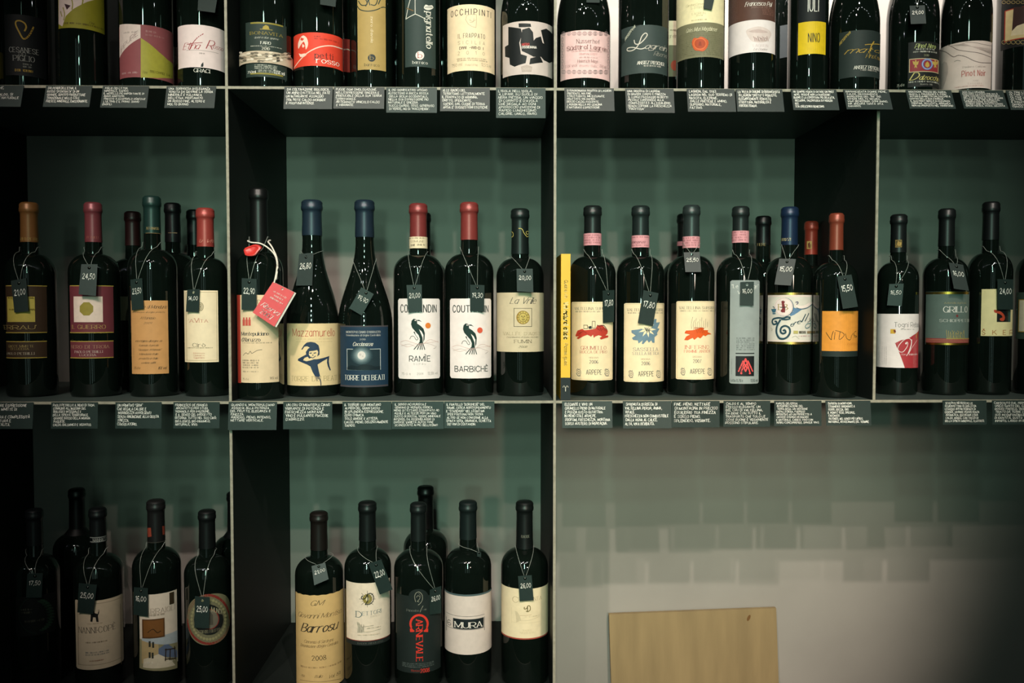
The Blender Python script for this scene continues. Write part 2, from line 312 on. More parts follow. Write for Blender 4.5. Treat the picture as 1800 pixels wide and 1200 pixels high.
class Bottle:
    def __init__(s, label, cx, wpx, row, top=None, kind='bordeaux', cap='15181a', capw=None, cap_y=None, depth=None, ht=.305, name='wine_bottle', lip=True):
        grp, Y = ROW[row]; Y = depth if depth is not None else Y
        s.row, z0 = row, SZ[row] + T + .0002
        ym = {'top': 60, 'mid': 560, 'low': 1080}[row]; p = hit_y(cx, ym, Y)
        s.c = Vector((p.x, Y, z0)); s.R = wpx / 2 * (CD + Y) / F * math.cos(math.atan((cx - 845) / F)) * .985
        s.H = (hit_y(cx, top, Y).z - z0) if top is not None else ht
        rn = (capw / wpx) * .90 if capw else .345
        s.prof = profile(kind, rn); s.rn = rn * s.R
        s.root = thing(name, label, 'bottle', s.c, grp)
        V, Fc = lathe_vf([(r * s.R, z * s.H) for z, r in s.prof]); mesh('glass_body', V, Fc, GLASS, s.root, smooth=True)
        cb = (hit_y(cx, cap_y, Y - s.rn).z - z0) / s.H if cap_y else .80
        s.cb = cb; pr = []
        for z in [cb + (.93 - cb) * i / 6 for i in range(7)]: pr.append((s.rad(z * s.H) + .0006, z * s.H))
        rr = rn * s.R * .96
        pr += [(rr + .0008, .944 * s.H), (rr * 1.06 + .0008, .948 * s.H), (rr * 1.11 + .0008, .953 * s.H), (rr * 1.115 + .0008, .968 * s.H), (rr * 1.08 + .0008, .9705 * s.H), (rr * 1.08 + .0008, .988 * s.H), (rr * 1.01, .996 * s.H), (rr * .85, s.H)]
        V, Fc = lathe_vf(pr, 36); s.cap = mesh('capsule', V, Fc, foil(cap), s.root, smooth=True); s.capn = cap
    def rad(s, z):
        q = z / s.H; P = s.prof
        for (a, ra), (b, rb) in zip(P, P[1:]):
            if a <= q <= b: return s.R * (ra + (rb - ra) * (q - a) / max(1e-9, b - a))
        return s.R * P[-1][1]
    def uv_r(s, px, py, r):
        d = px_dir(px, py); ox_, oy_ = CAM.x - s.c.x, CAM.y - s.c.y
        a = d.x * d.x + d.y * d.y; b = ox_ * d.x + oy_ * d.y; c = ox_ * ox_ + oy_ * oy_ - r * r; q = b * b - a * c
        t = (-b - math.sqrt(max(q, 0))) / a; x, y = ox_ + d.x * t, oy_ + d.y * t
        return math.atan2(x, -y) * r, CAM.z + d.z * t - s.c.z
    def surf(s, r=None):
        r = r or s.R
        return (lambda px, py: s.uv_r(px, py, r)), (lambda u, v, l: ((r + l) * math.sin(u / r), -(r + l) * math.cos(u / r), v))
    def band(s, y0, y1, h, name='capsule_band', crop=(0, 0, 1)):
        """paper strip round the neck between two picture heights"""
        y0, y1 = crop[1] + y0 / crop[2], crop[1] + y1 / crop[2]; cx = project(s.c + Vector((0, 0, s.H * .8)))[0]
        z1, z0 = s.uv_r(cx, y0, s.rn)[1], s.uv_r(cx, y1, s.rn)[1]; r = max(s.rad(z0), s.rad(z1)) + .0011
        V, Fc = lathe_vf([(r, z0), (r, z1)], 36); o = mesh(name, V, Fc[:-2], paper(h), s.cap, smooth=True)
        return o, r
    def neckprint(s, crop, fn, r=None):
        uv, pos = s.surf(r or s.rn * .96 + .0011); p = Print(uv, pos, crop, .003, .0002); fn(p); p.build('capsule_print', s.cap)
    def label(s, crop, x0, y0, x1, y1, h, corner=0, name='label', wavy=0, metal=0, lift=.0003):
        uv, pos = s.surf(); p = Print(uv, pos, crop, .0025, lift)
        xm, ym = (x0 + x1) / 2, (y0 + y1) / 2; a, b = p.uv(x0, ym)[0], p.uv(x1, ym)[0]
        d, e = p.uv(xm, y1)[1], p.uv(xm, y0)[1]; n = max(8, int((b - a) / .0025)); V, Fc = [], []
        for i in range(n + 1):
            u = a + (b - a) * i / n; q = 0; dd = min(u - a, b - u)
            if corner and dd < corner: q = corner - math.sqrt(max(0, corner ** 2 - (corner - dd) ** 2))
            wv = wavy * math.sin(i * 1.3) * .5
            V += [pos(u, d + q, lift), pos(u, e - q + wv, lift)]
            if i: Fc.append((2 * i - 2, 2 * i, 2 * i + 1, 2 * i - 1))
        p.obj = mesh(name, V, Fc, paper(h) if not metal else ink(h, 1), s.root, smooth=True); p.bx = (a, b, d, e)
        LABELS.append((p, p.obj)); return p
LABELS = []
TAGS = []
def tag(b, price, quad, label, lean=0, crop=(0, 0, 1), back=False, knot=.77, sty='bhand', shade=0):
    """slate price tag hung on a thread from the neck; quad = TL,TR,BR,BL in picture coordinates"""
    if len(quad) == 2:
        (x0, y0), (x1, y1) = quad; quad = [(x0, y0), (x1, y0), (x1, y1), (x0, y1)]
    q = [(crop[0] + x / crop[2], crop[1] + y / crop[2]) for x, y in quad]
    cxp, cyp = sum(p[0] for p in q) / 4, sum(p[1] for p in q) / 4; lowy = max(p[1] for p in q)
    zb = b.uv_r(cxp, lowy, b.R)[1]; zc = b.uv_r(cxp, cyp, b.R)[1]
    r = (b.rad(zb) if not lean else b.rad(zc) + .004) + .003
    for _ in range(30):                                     # step out until the whole card clears the glass
        u, v = b.uv_r(cxp, cyp, r); th = u / r; th *= .75
        P0 = b.c + Vector((r * math.sin(u / r), -r * math.cos(u / r), v))
        N = Vector((math.sin(th) * math.cos(lean), -math.cos(th) * math.cos(lean), math.sin(lean)))
        Q = []
        for p in q:
            d = px_dir(*p); Q.append(CAM + d * ((P0 - CAM).dot(N) / d.dot(N)))
        ok = True
        for i in range(6):
            for j in range(9):
                p = (Q[0] * (1 - i / 5) + Q[1] * (i / 5)) * (1 - j / 8) + (Q[3] * (1 - i / 5) + Q[2] * (i / 5)) * (j / 8) - b.c
                if math.hypot(p.x, p.y) < b.rad(p.z - .001) + .0016: ok = False
        if ok: break
        r += .0008
    hole = Q[0] * .5 + Q[1] * .5; hole = hole + ((Q[2] + Q[3]) * .5 - hole) * .12
    root = thing('price_tag', label, 'price tag', hole, 'price tags hanging on the bottles')
    Q = [p - hole for p in Q]
    bl = lambda s_, t_, l: (Q[0] * (1 - s_) * (1 - t_) + Q[1] * s_ * (1 - t_) + Q[2] * s_ * t_ + Q[3] * (1 - s_) * t_) + N * l
    slab_with_hole('card', bl, root, (Q[1] - Q[0]).length, (Q[3] - Q[0]).length)
    pr = Print(lambda x, y: (x, -y), lambda u_, v_, l: bl(u_, -v_, l), lift=.0004)
    pr.t(price, .14, .31, .88, .475, sty, CHALK); pr.build('price_lettering', root)
    # thread: hole -> shoulder -> round the neck -> back
    h = hole - b.c; zn = knot * b.H; rn = b.rad(zn - .003) + .0016; path = []
    def side(sg):
        x1 = sg * rn * .97; pts = []
        for i in range(31):
            t_ = i / 30; x = h.x + (x1 - h.x) * t_; z = h.z + (zn - h.z) * t_; rr = b.rad(z - .003) + .0012
            y = -math.sqrt(max(0, rr * rr - x * x)) if abs(x) < rr else 0
            y = min(y, h.y * (1 - t_) - .25 * rn * t_) if t_ < .99 else -.25 * rn
            pts.append(Vector((x, y, z)))
        return pts
    L_, R_ = side(-1), side(1)
    arc = [Vector((rn * math.cos(a), rn * math.sin(a), zn)) for a in [R(190) - R(200) * i / 18 for i in range(19)]]
    V, Fc = tube_vf([p - h for p in L_ + arc + R_[::-1]], .00032, 4); mesh('thread', V, Fc, THREAD, root, smooth=True)
    return root
def slab_with_hole(name, bl, parent, w_, h_, th=.0005, m=None, rh=.0022, hole=True, ht=.12):
    rs, rt = rh / w_, rh / h_; n = 12
    outer = [(0, 0), (1, 0), (1, 1), (0, 1)]
    ring = [(.5 + rs * math.sin(6.2832 * i / n), ht - rt * math.cos(6.2832 * i / n)) for i in range(n)]
    V = [bl(a, b_, 0) for a, b_ in outer] + [bl(a, b_, -th) for a, b_ in outer]
    Fc = [(0, 4, 5, 1), (1, 5, 6, 2), (2, 6, 7, 3), (3, 7, 4, 0)]
    if hole:
        r0 = len(V); V += [bl(a, b_, 0) for a, b_ in ring]; r1 = len(V); V += [bl(a, b_, -th) for a, b_ in ring]
        cor = {0: 1, 1: 2, 2: 3, 3: 0}
        for i in range(n):
            k = (i // 3)   # quadrant of the ring
            c_ = cor[k]
            Fc += [(c_, r0 + i, r0 + (i + 1) % n), (c_ + 4, r1 + (i + 1) % n, r1 + i), (r0 + i, r1 + i, r1 + (i + 1) % n, r0 + (i + 1) % n)]
        for k in range(4):  # fill between the fans
            a_, b_ = cor[k], cor[(k + 1) % 4]; j = (3 * k + 3) % n
            Fc += [(a_, r0 + j, b_), (a_ + 4, b_ + 4, r1 + j)]
    else: Fc += [(0, 3, 2, 1)[::-1], (4, 5, 6, 7)]
    return mesh(name, V, Fc, m or SLATE, parent)
T1, T2, T3, T4, T5, T6 = (0, 0, 4.5), (390, 0, 5.455), (670, 0, 5.453), (970, 0, 5.453), (1260, 0, 5.453), (1520, 0, 5.453)
M1, M2, M3, M4, M5 = (0, 320, 2.609), (200, 320, 2.609), (400, 320, 2.609), (590, 320, 2.61), (770, 320, 2.609)
M6, M7, M8, M9 = (970, 340, 2.7286), (1160, 340, 2.727), (1320, 340, 2.727), (1520, 340, 2.7286)
B1, B2, B3, B4 = (0, 840, 3.333), (200, 840, 3.335), (490, 840, 3.333), (680, 840, 3.332)
D1, D2, D3, D4, D5, D6 = (590, 500, 6.316), (780, 500, 6.316), (990, 520, 7.058), (1180, 480, 5.712), (1430, 520, 8.574), (1620, 490, 9.233)
D7, D8, D9, D10, D11 = (510, 1020, 6.668), (690, 1020, 6.4286), (400, 560, 8.571), (220, 500, 7.061), (1340, 500, 10)
WHT, CRM, BLK, RED, GLD = 'efe0da', 'e6cfae', '14171a', 'b3282a', 'b59a45'
# ================================================================ upper shelf
b = Bottle('dark bottle with a mustard label standing beside the bottle with gold heart scrawl', -44, 90, 'top')
L = b.label(T1, -380, 380, 10, 600, 'b8a23c')
b = Bottle('black-labelled bottle with a gold heart-like scrawl and pale capital letters', 45, 92, 'top')
L = b.label(T1, 40, 120, 360, 600, '0d0f10')
L.line([(195, 245), (207, 215), (195, 185), (160, 165), (130, 168), (125, 195), (150, 250), (187, 308), (230, 280), (265, 215)], 11, 'c09a3c').t('CESANESE', 75, 378, 305, 416, 'lserif', 'b8b6ae')
L.t('DEL', 150, 418, 220, 440, 'lserif', 'a8a69e').t('PIGLIO', 105, 442, 272, 482, 'lserif', 'b8b6ae').micro(175, 505, 255, 545, '8a8880', 2).micro(110, 550, 268, 580, 'b0903c')
b = Bottle('bottle with an olive label and pale painted hillside at its top', 144, 92, 'top', ht=.34)
L = b.label(T1, 462, -140, 822, 226, '8c8420')
L.poly([(465, -140), (822, -140), (822, -20), (690, 15), (580, 72), (520, 130), (495, 210), (465, 190)], 'd9c2bb').poly([(510, 30), (560, 45), (530, 78)], '3a2026')
L.line([(640, -60), (655, 0), (650, 35)], 9, '8c8420').line([(560, -30), (575, 30), (570, 75)], 8, '8c8420').line([(500, 60), (512, 110), (505, 160)], 8, '8c8420').line([(480, 90), (492, 130)], 8, '8c8420').micro(500, 180, 700, 200, '4c3a1c').t('Etna', 705, 175, 745, 192, 'script', '4c3a1c').micro(650, 202, 815, 222, '4c3a1c')
b2 = Bottle('half-hidden bottle with a pale and mauve label behind the red-signature label', 296, 86, 'top', depth=.17)
L = b2.label((0, 0, 1), 264, 86, 330, 160, '8c4a4e'); L.poly([(264, 86), (330, 86), (330, 112), (312, 112), (306, 118), (264, 118)], 'd9c2bb').micro(304, 96, 312, 99, '6a5a58')
b = Bottle('bottle with a label quartered in white, mauve and olive by arcs', 257, 96, 'top')
L = b.label(T1, 947, 198, 1368, 615, '8c4a4e')
L.poly([(947, 198), (1112, 198), (1112, 300), (1060, 330), (1000, 380), (947, 460)], 'ddc8c0')
L.poly([(1114, 300), (1180, 345), (1260, 415), (1320, 470), (1368, 510), (1368, 622), (1240, 618), (1114, 615)], 'a39a3a')
for i, ch in enumerate('IPPURE'[::1]): pass
L.t('IPPURE', 958, 372, 1092, 408, 'lserif', '7c5450', slope=.75).micro(975, 250, 1090, 270, '9a8580').micro(1145, 245, 1240, 270, 'a67a78').micro(1145, 280, 1300, 300, 'a67a78').micro(960, 570, 1095, 590, 'c4a0a0').t('Etna', 1130, 562, 1165, 582, 'script', '6c6420').micro(1175, 570, 1360, 600, '6c6420')
b = Bottle('bottle with a white label signed in red script beside the divider', 355, 86, 'top')
L = b.label(T1, 1410, 198, 1786, 535, 'ecd5d3')
L.line([(1500, 395), (1520, 350), (1560, 300), (1608, 268)], 6, 'a03038').line([(1480, 352), (1600, 338)], 5, 'a03038').t('Etna', 1448, 338, 1582, 388, 'script', 'a03038').t('R', 1630, 320, 1690, 388, 'script', 'a03038').t('osso', 1680, 358, 1765, 392, 'script', 'a03038')
L.rect(1475, 398, 1728, 402, 'b9a4a2').micro(1570, 418, 1620, 436, 'a08c8a').poly([(1588, 528), (1592, 508), (1602, 498), (1608, 492), (1610, 515), (1606, 530)], '22282a').t('GRACI', 1535, 545, 1658, 572, 'bserif', 'dcd6cc')
tag(b, '', [(1572, -90), (1728, -70), (1700, 100), (1563, 82)], 'blank grey tag back on the red-script white label bottle', crop=T1, lean=.3, knot=.8)
b = Bottle('bottle with dark green label and a stone-patterned paper strip round it', 467.5, 90, 'top', depth=.052)
L = b.label(T2, 232, 212, 620, 738, '27342f')
for y in (216, 700): L.rect(275, y, 585, y + 14, '8d7f34')
L.poly([(388, 280), (395, 255), (420, 240), (445, 250), (456, 280)], 'a58f3c').rect(365, 280, 485, 285, 'a58f3c').t('BONAVITA', 272, 305, 580, 332, 'serif', 'a58f3c').t('quasi a due spanne', 310, 352, 545, 370, 'script', 'c9c6b8')
L.t('FARO', 372, 398, 468, 424, 'bserif', 'e4e0d6').micro(275, 440, 572, 452, 'c9c6b8').t('2010', 384, 455, 458, 479, 'bserif', 'dcd6c8')
L.micro(310, 622, 535, 668, 'c9c6b8', 3).t('750ml', 248, 680, 325, 702, 'bserif', 'e4e0d6').t('13,5% vol', 495, 682, 598, 712, 'bserif', 'e4e0d6').micro(345, 672, 490, 700, 'c9c6b8', 2)
S = b.label(T2, 176, 492, 686, 605, 'c4b09a', name='stone_strip', lift=.0016)
rr_ = random.Random(3)
for i in range(46):
    x, y = 190 + (i * 101) % 470, 508 + (i * 37) % 82; S.poly([(x + rr_.uniform(10, 26) * math.cos(a) * 1.1, y + rr_.uniform(7, 15) * math.sin(a)) for a in [6.28 * j / 7 for j in range(7)]], rr_.choice(['8f7f6c', 'd8c8b4', '4c463e', 'b8a692', '6f6558', 'ddcfbf']))
b2 = Bottle('half-hidden bottle showing a strip of red label behind the red sketch label', 602, 78, 'top', depth=.165)
L = b2.label((0, 0, 1), 560, 68, 622, 126, 'a02a22'); L.line([(600, 88), (612, 87), (621, 94)], 2, 'd9b8a8')
b = Bottle('bottle with a vermilion label showing a white sketched figure and branch', 560, 87, 'top')
L = b.label(T2, 690, 312, 1157, 632, 'd8402c')
L.poly([(760, 355), (785, 340), (815, 365), (828, 410), (822, 450), (805, 475), (800, 430), (785, 400), (765, 420), (750, 445), (735, 470), (732, 420), (745, 380)], 'ecc9ba', 2).poly([(775, 420), (795, 440), (780, 460), (770, 445)], 'ecc9ba').poly([(738, 512), (760, 520), (800, 512), (815, 525), (790, 545), (755, 548)], 'ecc9ba').poly([(760, 360), (790, 372), (775, 392), (755, 385)], 'd8402c')
L.line([(692, 655), (740, 590), (800, 525), (870, 478), (950, 448), (1050, 440), (1155, 470)], 11, 'e8bfae').t('petti', 893, 508, 1062, 562, 'serif', '2a2524').t('rosso', 908, 563, 1122, 612, 'bserif', 'f0dcd2').micro(880, 345, 945, 362, '7c241c').micro(880, 375, 1125, 395, '9c3024')
tag(b, '', [(945, -110), (1100, -100), (1090, 66), (942, 42)], 'blank grey tag back on the vermilion label bottle', crop=T2, lean=.3, knot=.8)
for x_, d_, t_ in ((513, .18, 'dark bottle in the gap behind the stone-strip and vermilion labels'), (696, .17, 'dark bottle in the gap behind the tan and slate tall labels'), (777, .17, 'dark bottle in the gap behind the slate and thin-capitals labels')): Bottle(t_, x_, 84, 'top', depth=d_)
b = Bottle('slim bottle with a tall tan label and dark scrollwork at its top', 653, 76, 'top')
L = b.label(T2, 1302, -90, 1570, 668, 'a98d54')
for pts in ([(1300, 60), (1330, 95), (1400, 108), (1480, 95), (1540, 70), (1572, 75)], [(1310, 10), (1340, 50), (1390, 45), (1385, 5), (1350, -20)], [(1420, 50), (1410, 0), (1450, -30), (1490, 0), (1470, 50), (1430, 45)], [(1500, 40), (1530, -20), (1570, -40)], [(1380, 60), (1400, 10), (1400, -60)]):
    L.line(pts, 9, '20302c')
L.t("nero d'avola", 1428, 165, 1450, 405, 'serif', 'e8d8bc', rot=-1).ell(1437, 556, 37, 36, '2b3030').t('b', 1420, 535, 1455, 572, 'serif', 'a98d54').t('barraco', 1368, 608, 1510, 634, 'serif', '4c4430')
b = Bottle('slim bottle with a dark slate label, downward lettering and white lips drawing', 736, 76, 'top')
L = b.label(T3, 230, -100, 520, 640, '2c3a37')
L.t('pignatello', 432, 118, 490, 465, 'serif', 'dcd6cc', rot=-1).poly([(408, 78), (425, 45), (455, 55), (485, 50), (500, 75), (470, 95), (440, 98)], 'd8d2c8', 2).line([(420, 72), (455, 68), (490, 72)], 5, '2c3a37').ell(371, 532, 41, 42, 'ead8d2').t('b', 353, 505, 392, 556, 'serif', 'a0423c').t('barraco', 302, 585, 444, 612, 'serif', 'dcd6cc')
L.line([(290, -40), (262, 60), (238, 185)], 7, 'cfcabf', 0).line([(325, -40), (326, 135)], 6, 'cfcabf', 0).line([(238, 185), (328, 135), (430, 188)], 7, 'cfcabf', 0).line([(245, 80), (310, 105)], 8, '7c5a34', 0)
b = Bottle('bottle with a cream label of thin spaced capitals and a faint profile sketch', 828, 88, 'top')
L = b.label(T3, 637, 42, 1085, 676, 'eed3b0')
L.t('OCCHIPINTI', 672, 85, 1050, 140, 'cond', '3a3230', track=.25)
L.line([(820, 150), (850, 140), (912, 140), (914, 200), (908, 265), (870, 255), (835, 232), (825, 215), (810, 190), (820, 150)], 4, 'b09a80', 0).line([(855, 185), (850, 195), (878, 205), (905, 190)], 4, 'b09a80').line([(850, 215), (880, 212), (890, 175)], 4, 'b09a80')
L.t('IL FRAPPATO', 738, 320, 992, 362, 'cond', '4a403a', track=.2).t('SICILIA', 738, 390, 992, 422, 'thin', '6a5c50', track=.7).micro(738, 445, 992, 490, '4a403a').t('2010', 738, 490, 990, 522, 'thin', '6a5c50', track=1.6).micro(722, 555, 1018, 590, '8a7864', 2).t('750 ml', 680, 610, 775, 638, 'thin', '8a7864').t('Product of Italy', 808, 612, 925, 632, 'thin', '8a7864').t('12,5 % vol', 960, 612, 1050, 640, 'thin', '8a7864')
b = Bottle('sloped bottle with a white label cracked into black shards', 926, 93, 'top', kind='burgundy', ht=.31, depth=.055)
L = b.label(T3, 1168, 202, 1642, 712, 'cbbab4')
for pts in ([(1220, 258), (1340, 275), (1352, 330), (1325, 410), (1340, 520), (1398, 538), (1385, 605), (1280, 640), (1235, 620), (1230, 555), (1190, 545), (1188, 450), (1220, 430)], [(1318, 225), (1432, 228), (1438, 258), (1380, 262), (1320, 262)], [(1352, 285), (1420, 265), (1455, 310), (1462, 390), (1482, 365), (1530, 350), (1545, 410), (1560, 420), (1530, 290), (1580, 275), (1640, 330), (1640, 590), (1610, 605), (1560, 580), (1530, 545), (1460, 545), (1350, 490), (1335, 410)], [(1430, 560), (1520, 535), (1550, 600), (1420, 618)]): L.poly(pts, '15191a')
L.t('NERO', 1350, 415, 1420, 436, 'bold', 'c03a34').t('OSSIDIANA', 1350, 440, 1488, 462, 'bold', 'ddd4cc').t('2008', 1350, 650, 1440, 672, 'lserif', '8f8078').poly([(1340, 640), (1395, 622), (1448, 640), (1440, 690), (1350, 690)], 'b3a198').t('2008', 1352, 650, 1440, 672, 'lserif', 'd8cbc4')
b = Bottle('sloped bottle with a pink label framed in grey lace ornament', 1026, 95, 'top', kind='burgundy', ht=.31)
L = b.label(T4, 85, 288, 552, 745, 'e8bfbd')
for i in range(9):
    x = 115 + i * 50
    for y in (322, 690): L.ring(x, y, 19, 17, 4, '8f7a7c', 12).ring(x, y, 8, 8, 4, '9c8688', 8)
for i in range(6):
    for x in (108, 535): L.ring(x, 380 + i * 52, 9, 19, 4, '9c8688', 10)
L.t('Nusserhof', 240, 375, 452, 412, 'lserif', '5c4646').t('Südtirol Lagrein', 150, 432, 520, 470, 'serif', '6a3434').micro(190, 482, 480, 496, 'a07a7a').t('Riserva 2007', 265, 505, 430, 525, 'lserif', 'b07c7c').micro(258, 545, 435, 560, 'a08080').t('Heinrich Mayr', 250, 570, 440, 598, 'lserif', '86605f').t('13% vol', 135, 620, 240, 642, 'lserif', '86605f').t('Bozen · Italia', 268, 618, 425, 638, 'lserif', 'b08c8c').t('750 ml', 450, 625, 512, 648, 'lserif', '86605f')
tag(b, '', [(330, -160), (470, -160), (458, 26), (332, 24)], 'blank grey tag back on the pink lace-framed label bottle', crop=T4, knot=.8)
b2 = Bottle('half-hidden bottle with cream and green label behind the slate script label', 1172, 84, 'top', depth=.17)
L = b2.label((0, 0, 1), 1135, 37, 1200, 135, '6c6a50'); L.rect(1135, 37, 1200, 80, 'e0cfae').ell(1186, 115, 7, 9, 'a0452c').t('Lagrein', 1168, 60, 1190, 66, 'lserif', '8a7860').micro(1175, 52, 1190, 56, '8a7860')
b = Bottle('bottle with a slate label and swirling silver script over small capitals', 1131, 90, 'top')
L = b.label(T4, 668, 238, 1105, 700, '36413f')
L.poly([(668, 370), (705, 375), (790, 250), (855, 238), (800, 265), (720, 380), (668, 450)], '202b29').t('RISERVA', 705, 352, 800, 380, 'bold', 'a8a898', slope=.95)
L.line([(790, 385), (800, 420), (840, 420), (885, 380), (915, 335), (895, 318), (862, 350), (835, 420), (800, 468), (760, 488), (725, 485), (730, 462), (780, 455), (850, 470), (895, 458)], 9, 'c8bfb4').t('agrein', 890, 422, 1100, 472, 'bscript', 'b8afa4').t('Riserva', 975, 500, 1100, 540, 'script', '8f8a80')
L.t('ANSITZ PITSCHER', 820, 585, 1074, 615, 'bserif', 'e6dcd2').micro(868, 626, 1048, 648, 'ccc2b8')
b = Bottle('bottle with a two-tone cream and tan label bearing an orange wax seal', 1231, 87, 'top')
L = b.label(T4, 1197, -160, 1648, 548, '79745a')
L.rect(1197, -160, 1648, 216, 'ecdcb2').t('Cantina Convento', 1285, 30, 1500, 52, 'script', 'a8966e').t('SÜDTIROL', 1332, 60, 1470, 82, 'lserif', '8a7a5a').t('LAGREIN', 1345, 118, 1470, 138, 'lserif', '9a8862').micro(1380, 145, 1450, 160, 'a8966e').micro(1335, 185, 1490, 205, 'a08e68')
for i in range(13): L.micro(1210, 300 + i * 18, 1640, 314 + i * 18, '68644c', 1, i)
L.t('Gries Muri Magdalener', 1290, 258, 1585, 296, 'script', 'd6ccac').poly([(1345, 400), (1365, 365), (1400, 368), (1425, 352), (1470, 368), (1500, 400), (1490, 450), (1455, 490), (1410, 488), (1370, 480), (1350, 440)], 'c4552c', 3).ell(1420, 420, 50, 45, 'a8421f').ring(1420, 420, 58, 53, 6, 'd8703c').poly([(1405, 440), (1412, 400), (1430, 398), (1436, 440)], '8f3418')
tag(b, '', [(1470, -120), (1580, -110), (1535, 94), (1455, 80)], 'blank grey tag back on the cream label with wax seal', crop=T4, knot=.8)
b2 = Bottle('half-hidden bottle with a plain grey label behind the yellow square label', 1392, 84, 'top', depth=.19)
L = b2.label((0, 0, 1), 1371, 44, 1388, 101, '62696a')
b = Bottle('bottle with a brown-over-white label and a faint vineyard vignette', 1322, 87, 'top')
L = b.label(T5, 115, -150, 560, 502, 'ecdcdc')
L.rect(115, -150, 560, 192, '5a3c34').t('Francesco Poli', 270, 12, 525, 52, 'bscript', 'ddd0c8').t('MASSENZA', 335, 52, 512, 76, 'lserif', '9c7c72').micro(430, 90, 545, 150, '8a6258', 4).poly([(280, 300), (340, 265), (420, 255), (500, 290), (520, 340), (470, 400), (370, 405), (320, 380)], 'dcc6c2', 3).poly([(300, 305), (400, 280), (490, 310), (420, 318)], 'c9aeaa', 2)
for i in range(10): L.line([(350 + i * 14, 350 + (i % 3) * 8), (360 + i * 14, 368 + (i % 4) * 6), (366 + i * 14, 395)], 6, random.choice(['8f706c', '7a6a64', 'b08c88']))
L.t('LAGREIN', 348, 425, 488, 446, 'lserif', 'c4a8a8').t('Le Dueive', 352, 460, 482, 482, 'script', '9a8484')
b = Bottle('bottle with a bright yellow square label below white capitals on black', 1420, 74, 'top')
L = b.label(T5, 782, -120, 1040, 515, '101416'); L.rect(780, 205, 1042, 516, 'e8bf1e').t('IULI', 876, -20, 975, 108, 'cond', 'e8e0d8').t('NINO', 877, 318, 985, 402, 'cond', '22261e')
b = Bottle('bottle with a black label and golden brush script below a corner ribbon', 1501, 94, 'top', kind='burgundy', ht=.31)
L = b.label(T5, 1172, 288, 1568, 735, '252e2c')
L.t('RESERVA', 1180, 398, 1280, 425, 'bold', 'a58a44', slope=.95)
L.t('mat', 1225, 455, 1490, 505, 'bscript', 'b8923c').t('a', 1500, 462, 1560, 505, 'bscript', 'b8923c').line([(1420, 430), (1560, 428)], 6, 'b8923c', 0).line([(1470, 490), (1480, 440), (1505, 400)], 12, 'b8923c').t('Pinot noir', 1425, 520, 1562, 560, 'script', 'a5843a').t('ANSITZ PITSCHER', 1315, 630, 1552, 660, 'bserif', 'e0d6cc').micro(1370, 668, 1535, 688, 'c4bab0')
b = Bottle('sloped bottle with a black label, red crest band and gold script', 1604, 98, 'top', kind='burgundy', ht=.33)
L = b.label(T6, 415, 398, 712, 830, '101312')
L.t('Pinot Nero', 480, 418, 680, 458, 'bscript', 'a8b070').micro(485, 465, 668, 485, 'd0ccc0').micro(458, 488, 690, 510, 'd0ccc0').t('2010', 568, 520, 615, 540, 'lserif', 'b4b48c')
L.rect(426, 558, 705, 688, 'c9b890').rect(432, 564, 700, 682, '8c2c34').ell(598, 616, 55, 55, '4c6cb0').ell(598, 616, 36, 38, '8c2c34').ring(598, 616, 46, 46, 4, 'c9c4b8')
for x in (488, 598, 672):
    L.poly([(x - 5, 575), (x + 8, 578), (x + 6, 595), (x + 30, 585), (x + 22, 618), (x + 8, 625), (x + 14, 655), (x, 642), (x - 12, 655), (x - 8, 625), (x - 22, 618), (x - 30, 585), (x - 6, 595)] if x != 598 else [(x, 588), (x + 18, 610), (x + 20, 635), (x, 648), (x - 20, 635), (x - 18, 610)], 'b8984a')
L.t('D', 430, 700, 520, 765, 'bscript', 'c4b46c').t('alzocchio', 520, 722, 705, 765, 'bscript', 'c4b46c').micro(415, 775, 705, 798, 'd0ccc0').t('Rovereto - Italia', 532, 800, 645, 814, 'lserif', 'c8c4b8').t('75 cl e', 310, 805, 380, 830, 'serif', 'b4b0a4')
tag(b, '29,00', [(430, 55), (575, 50), (590, 225), (442, 230)], 'slate price tag reading 29,00 above the red crest band label', crop=T6, lean=.42, knot=.72)
b = Bottle('broad bottle with a grey-white label of dark hill contour lines', 1698, 96, 'top', kind='burgundy', ht=.33, depth=.055)
L = b.label(T6, 716, 398, 1212, 848, 'd8c4bc')
for k, pts in enumerate(([(715, 480), (780, 500), (850, 545), (900, 530), (970, 545), (1040, 580), (1110, 600), (1210, 605)], [(800, 430), (850, 455), (900, 480), (1000, 495), (1100, 510), (1210, 550)], [(960, 405), (1060, 410), (1130, 425), (1210, 440)])): L.line(pts, (7, 6, 4)[k], '7a6a66')
for k in range(9): L.line([(800 + 20 * k, 440 - 3 * k), (950, 440 - 3 * k), (1080, 450 + 2 * k), (1210, 470 + 6 * k)], 2, 'c0aaa4')
L.poly([(740, 620), (790, 600), (800, 700), (760, 830), (735, 850)], 'b8a8a2', 2).line([(860, 590), (890, 578), (920, 585)], 4, '9c8c88')
L.t('Podere Concori', 940, 628, 1155, 646, 'lserif', '8a7470').t('Pinot Noir', 932, 672, 1155, 726, 'cond', 'b05a54').t('2008', 1035, 765, 1085, 780, 'lserif', '9a8480').t('Toscana', 985, 790, 1118, 806, 'lserif', 'b08c88', track=.4).micro(860, 820, 1140, 836, 'c49c98')
b = Bottle('black-labelled bottle with a red-framed picture and lacy gold ornament', 1797, 98, 'top', ht=.33)
L = b.label(T6, 1310, -60, 1740, 440, '0f0e0c', lift=.0002)
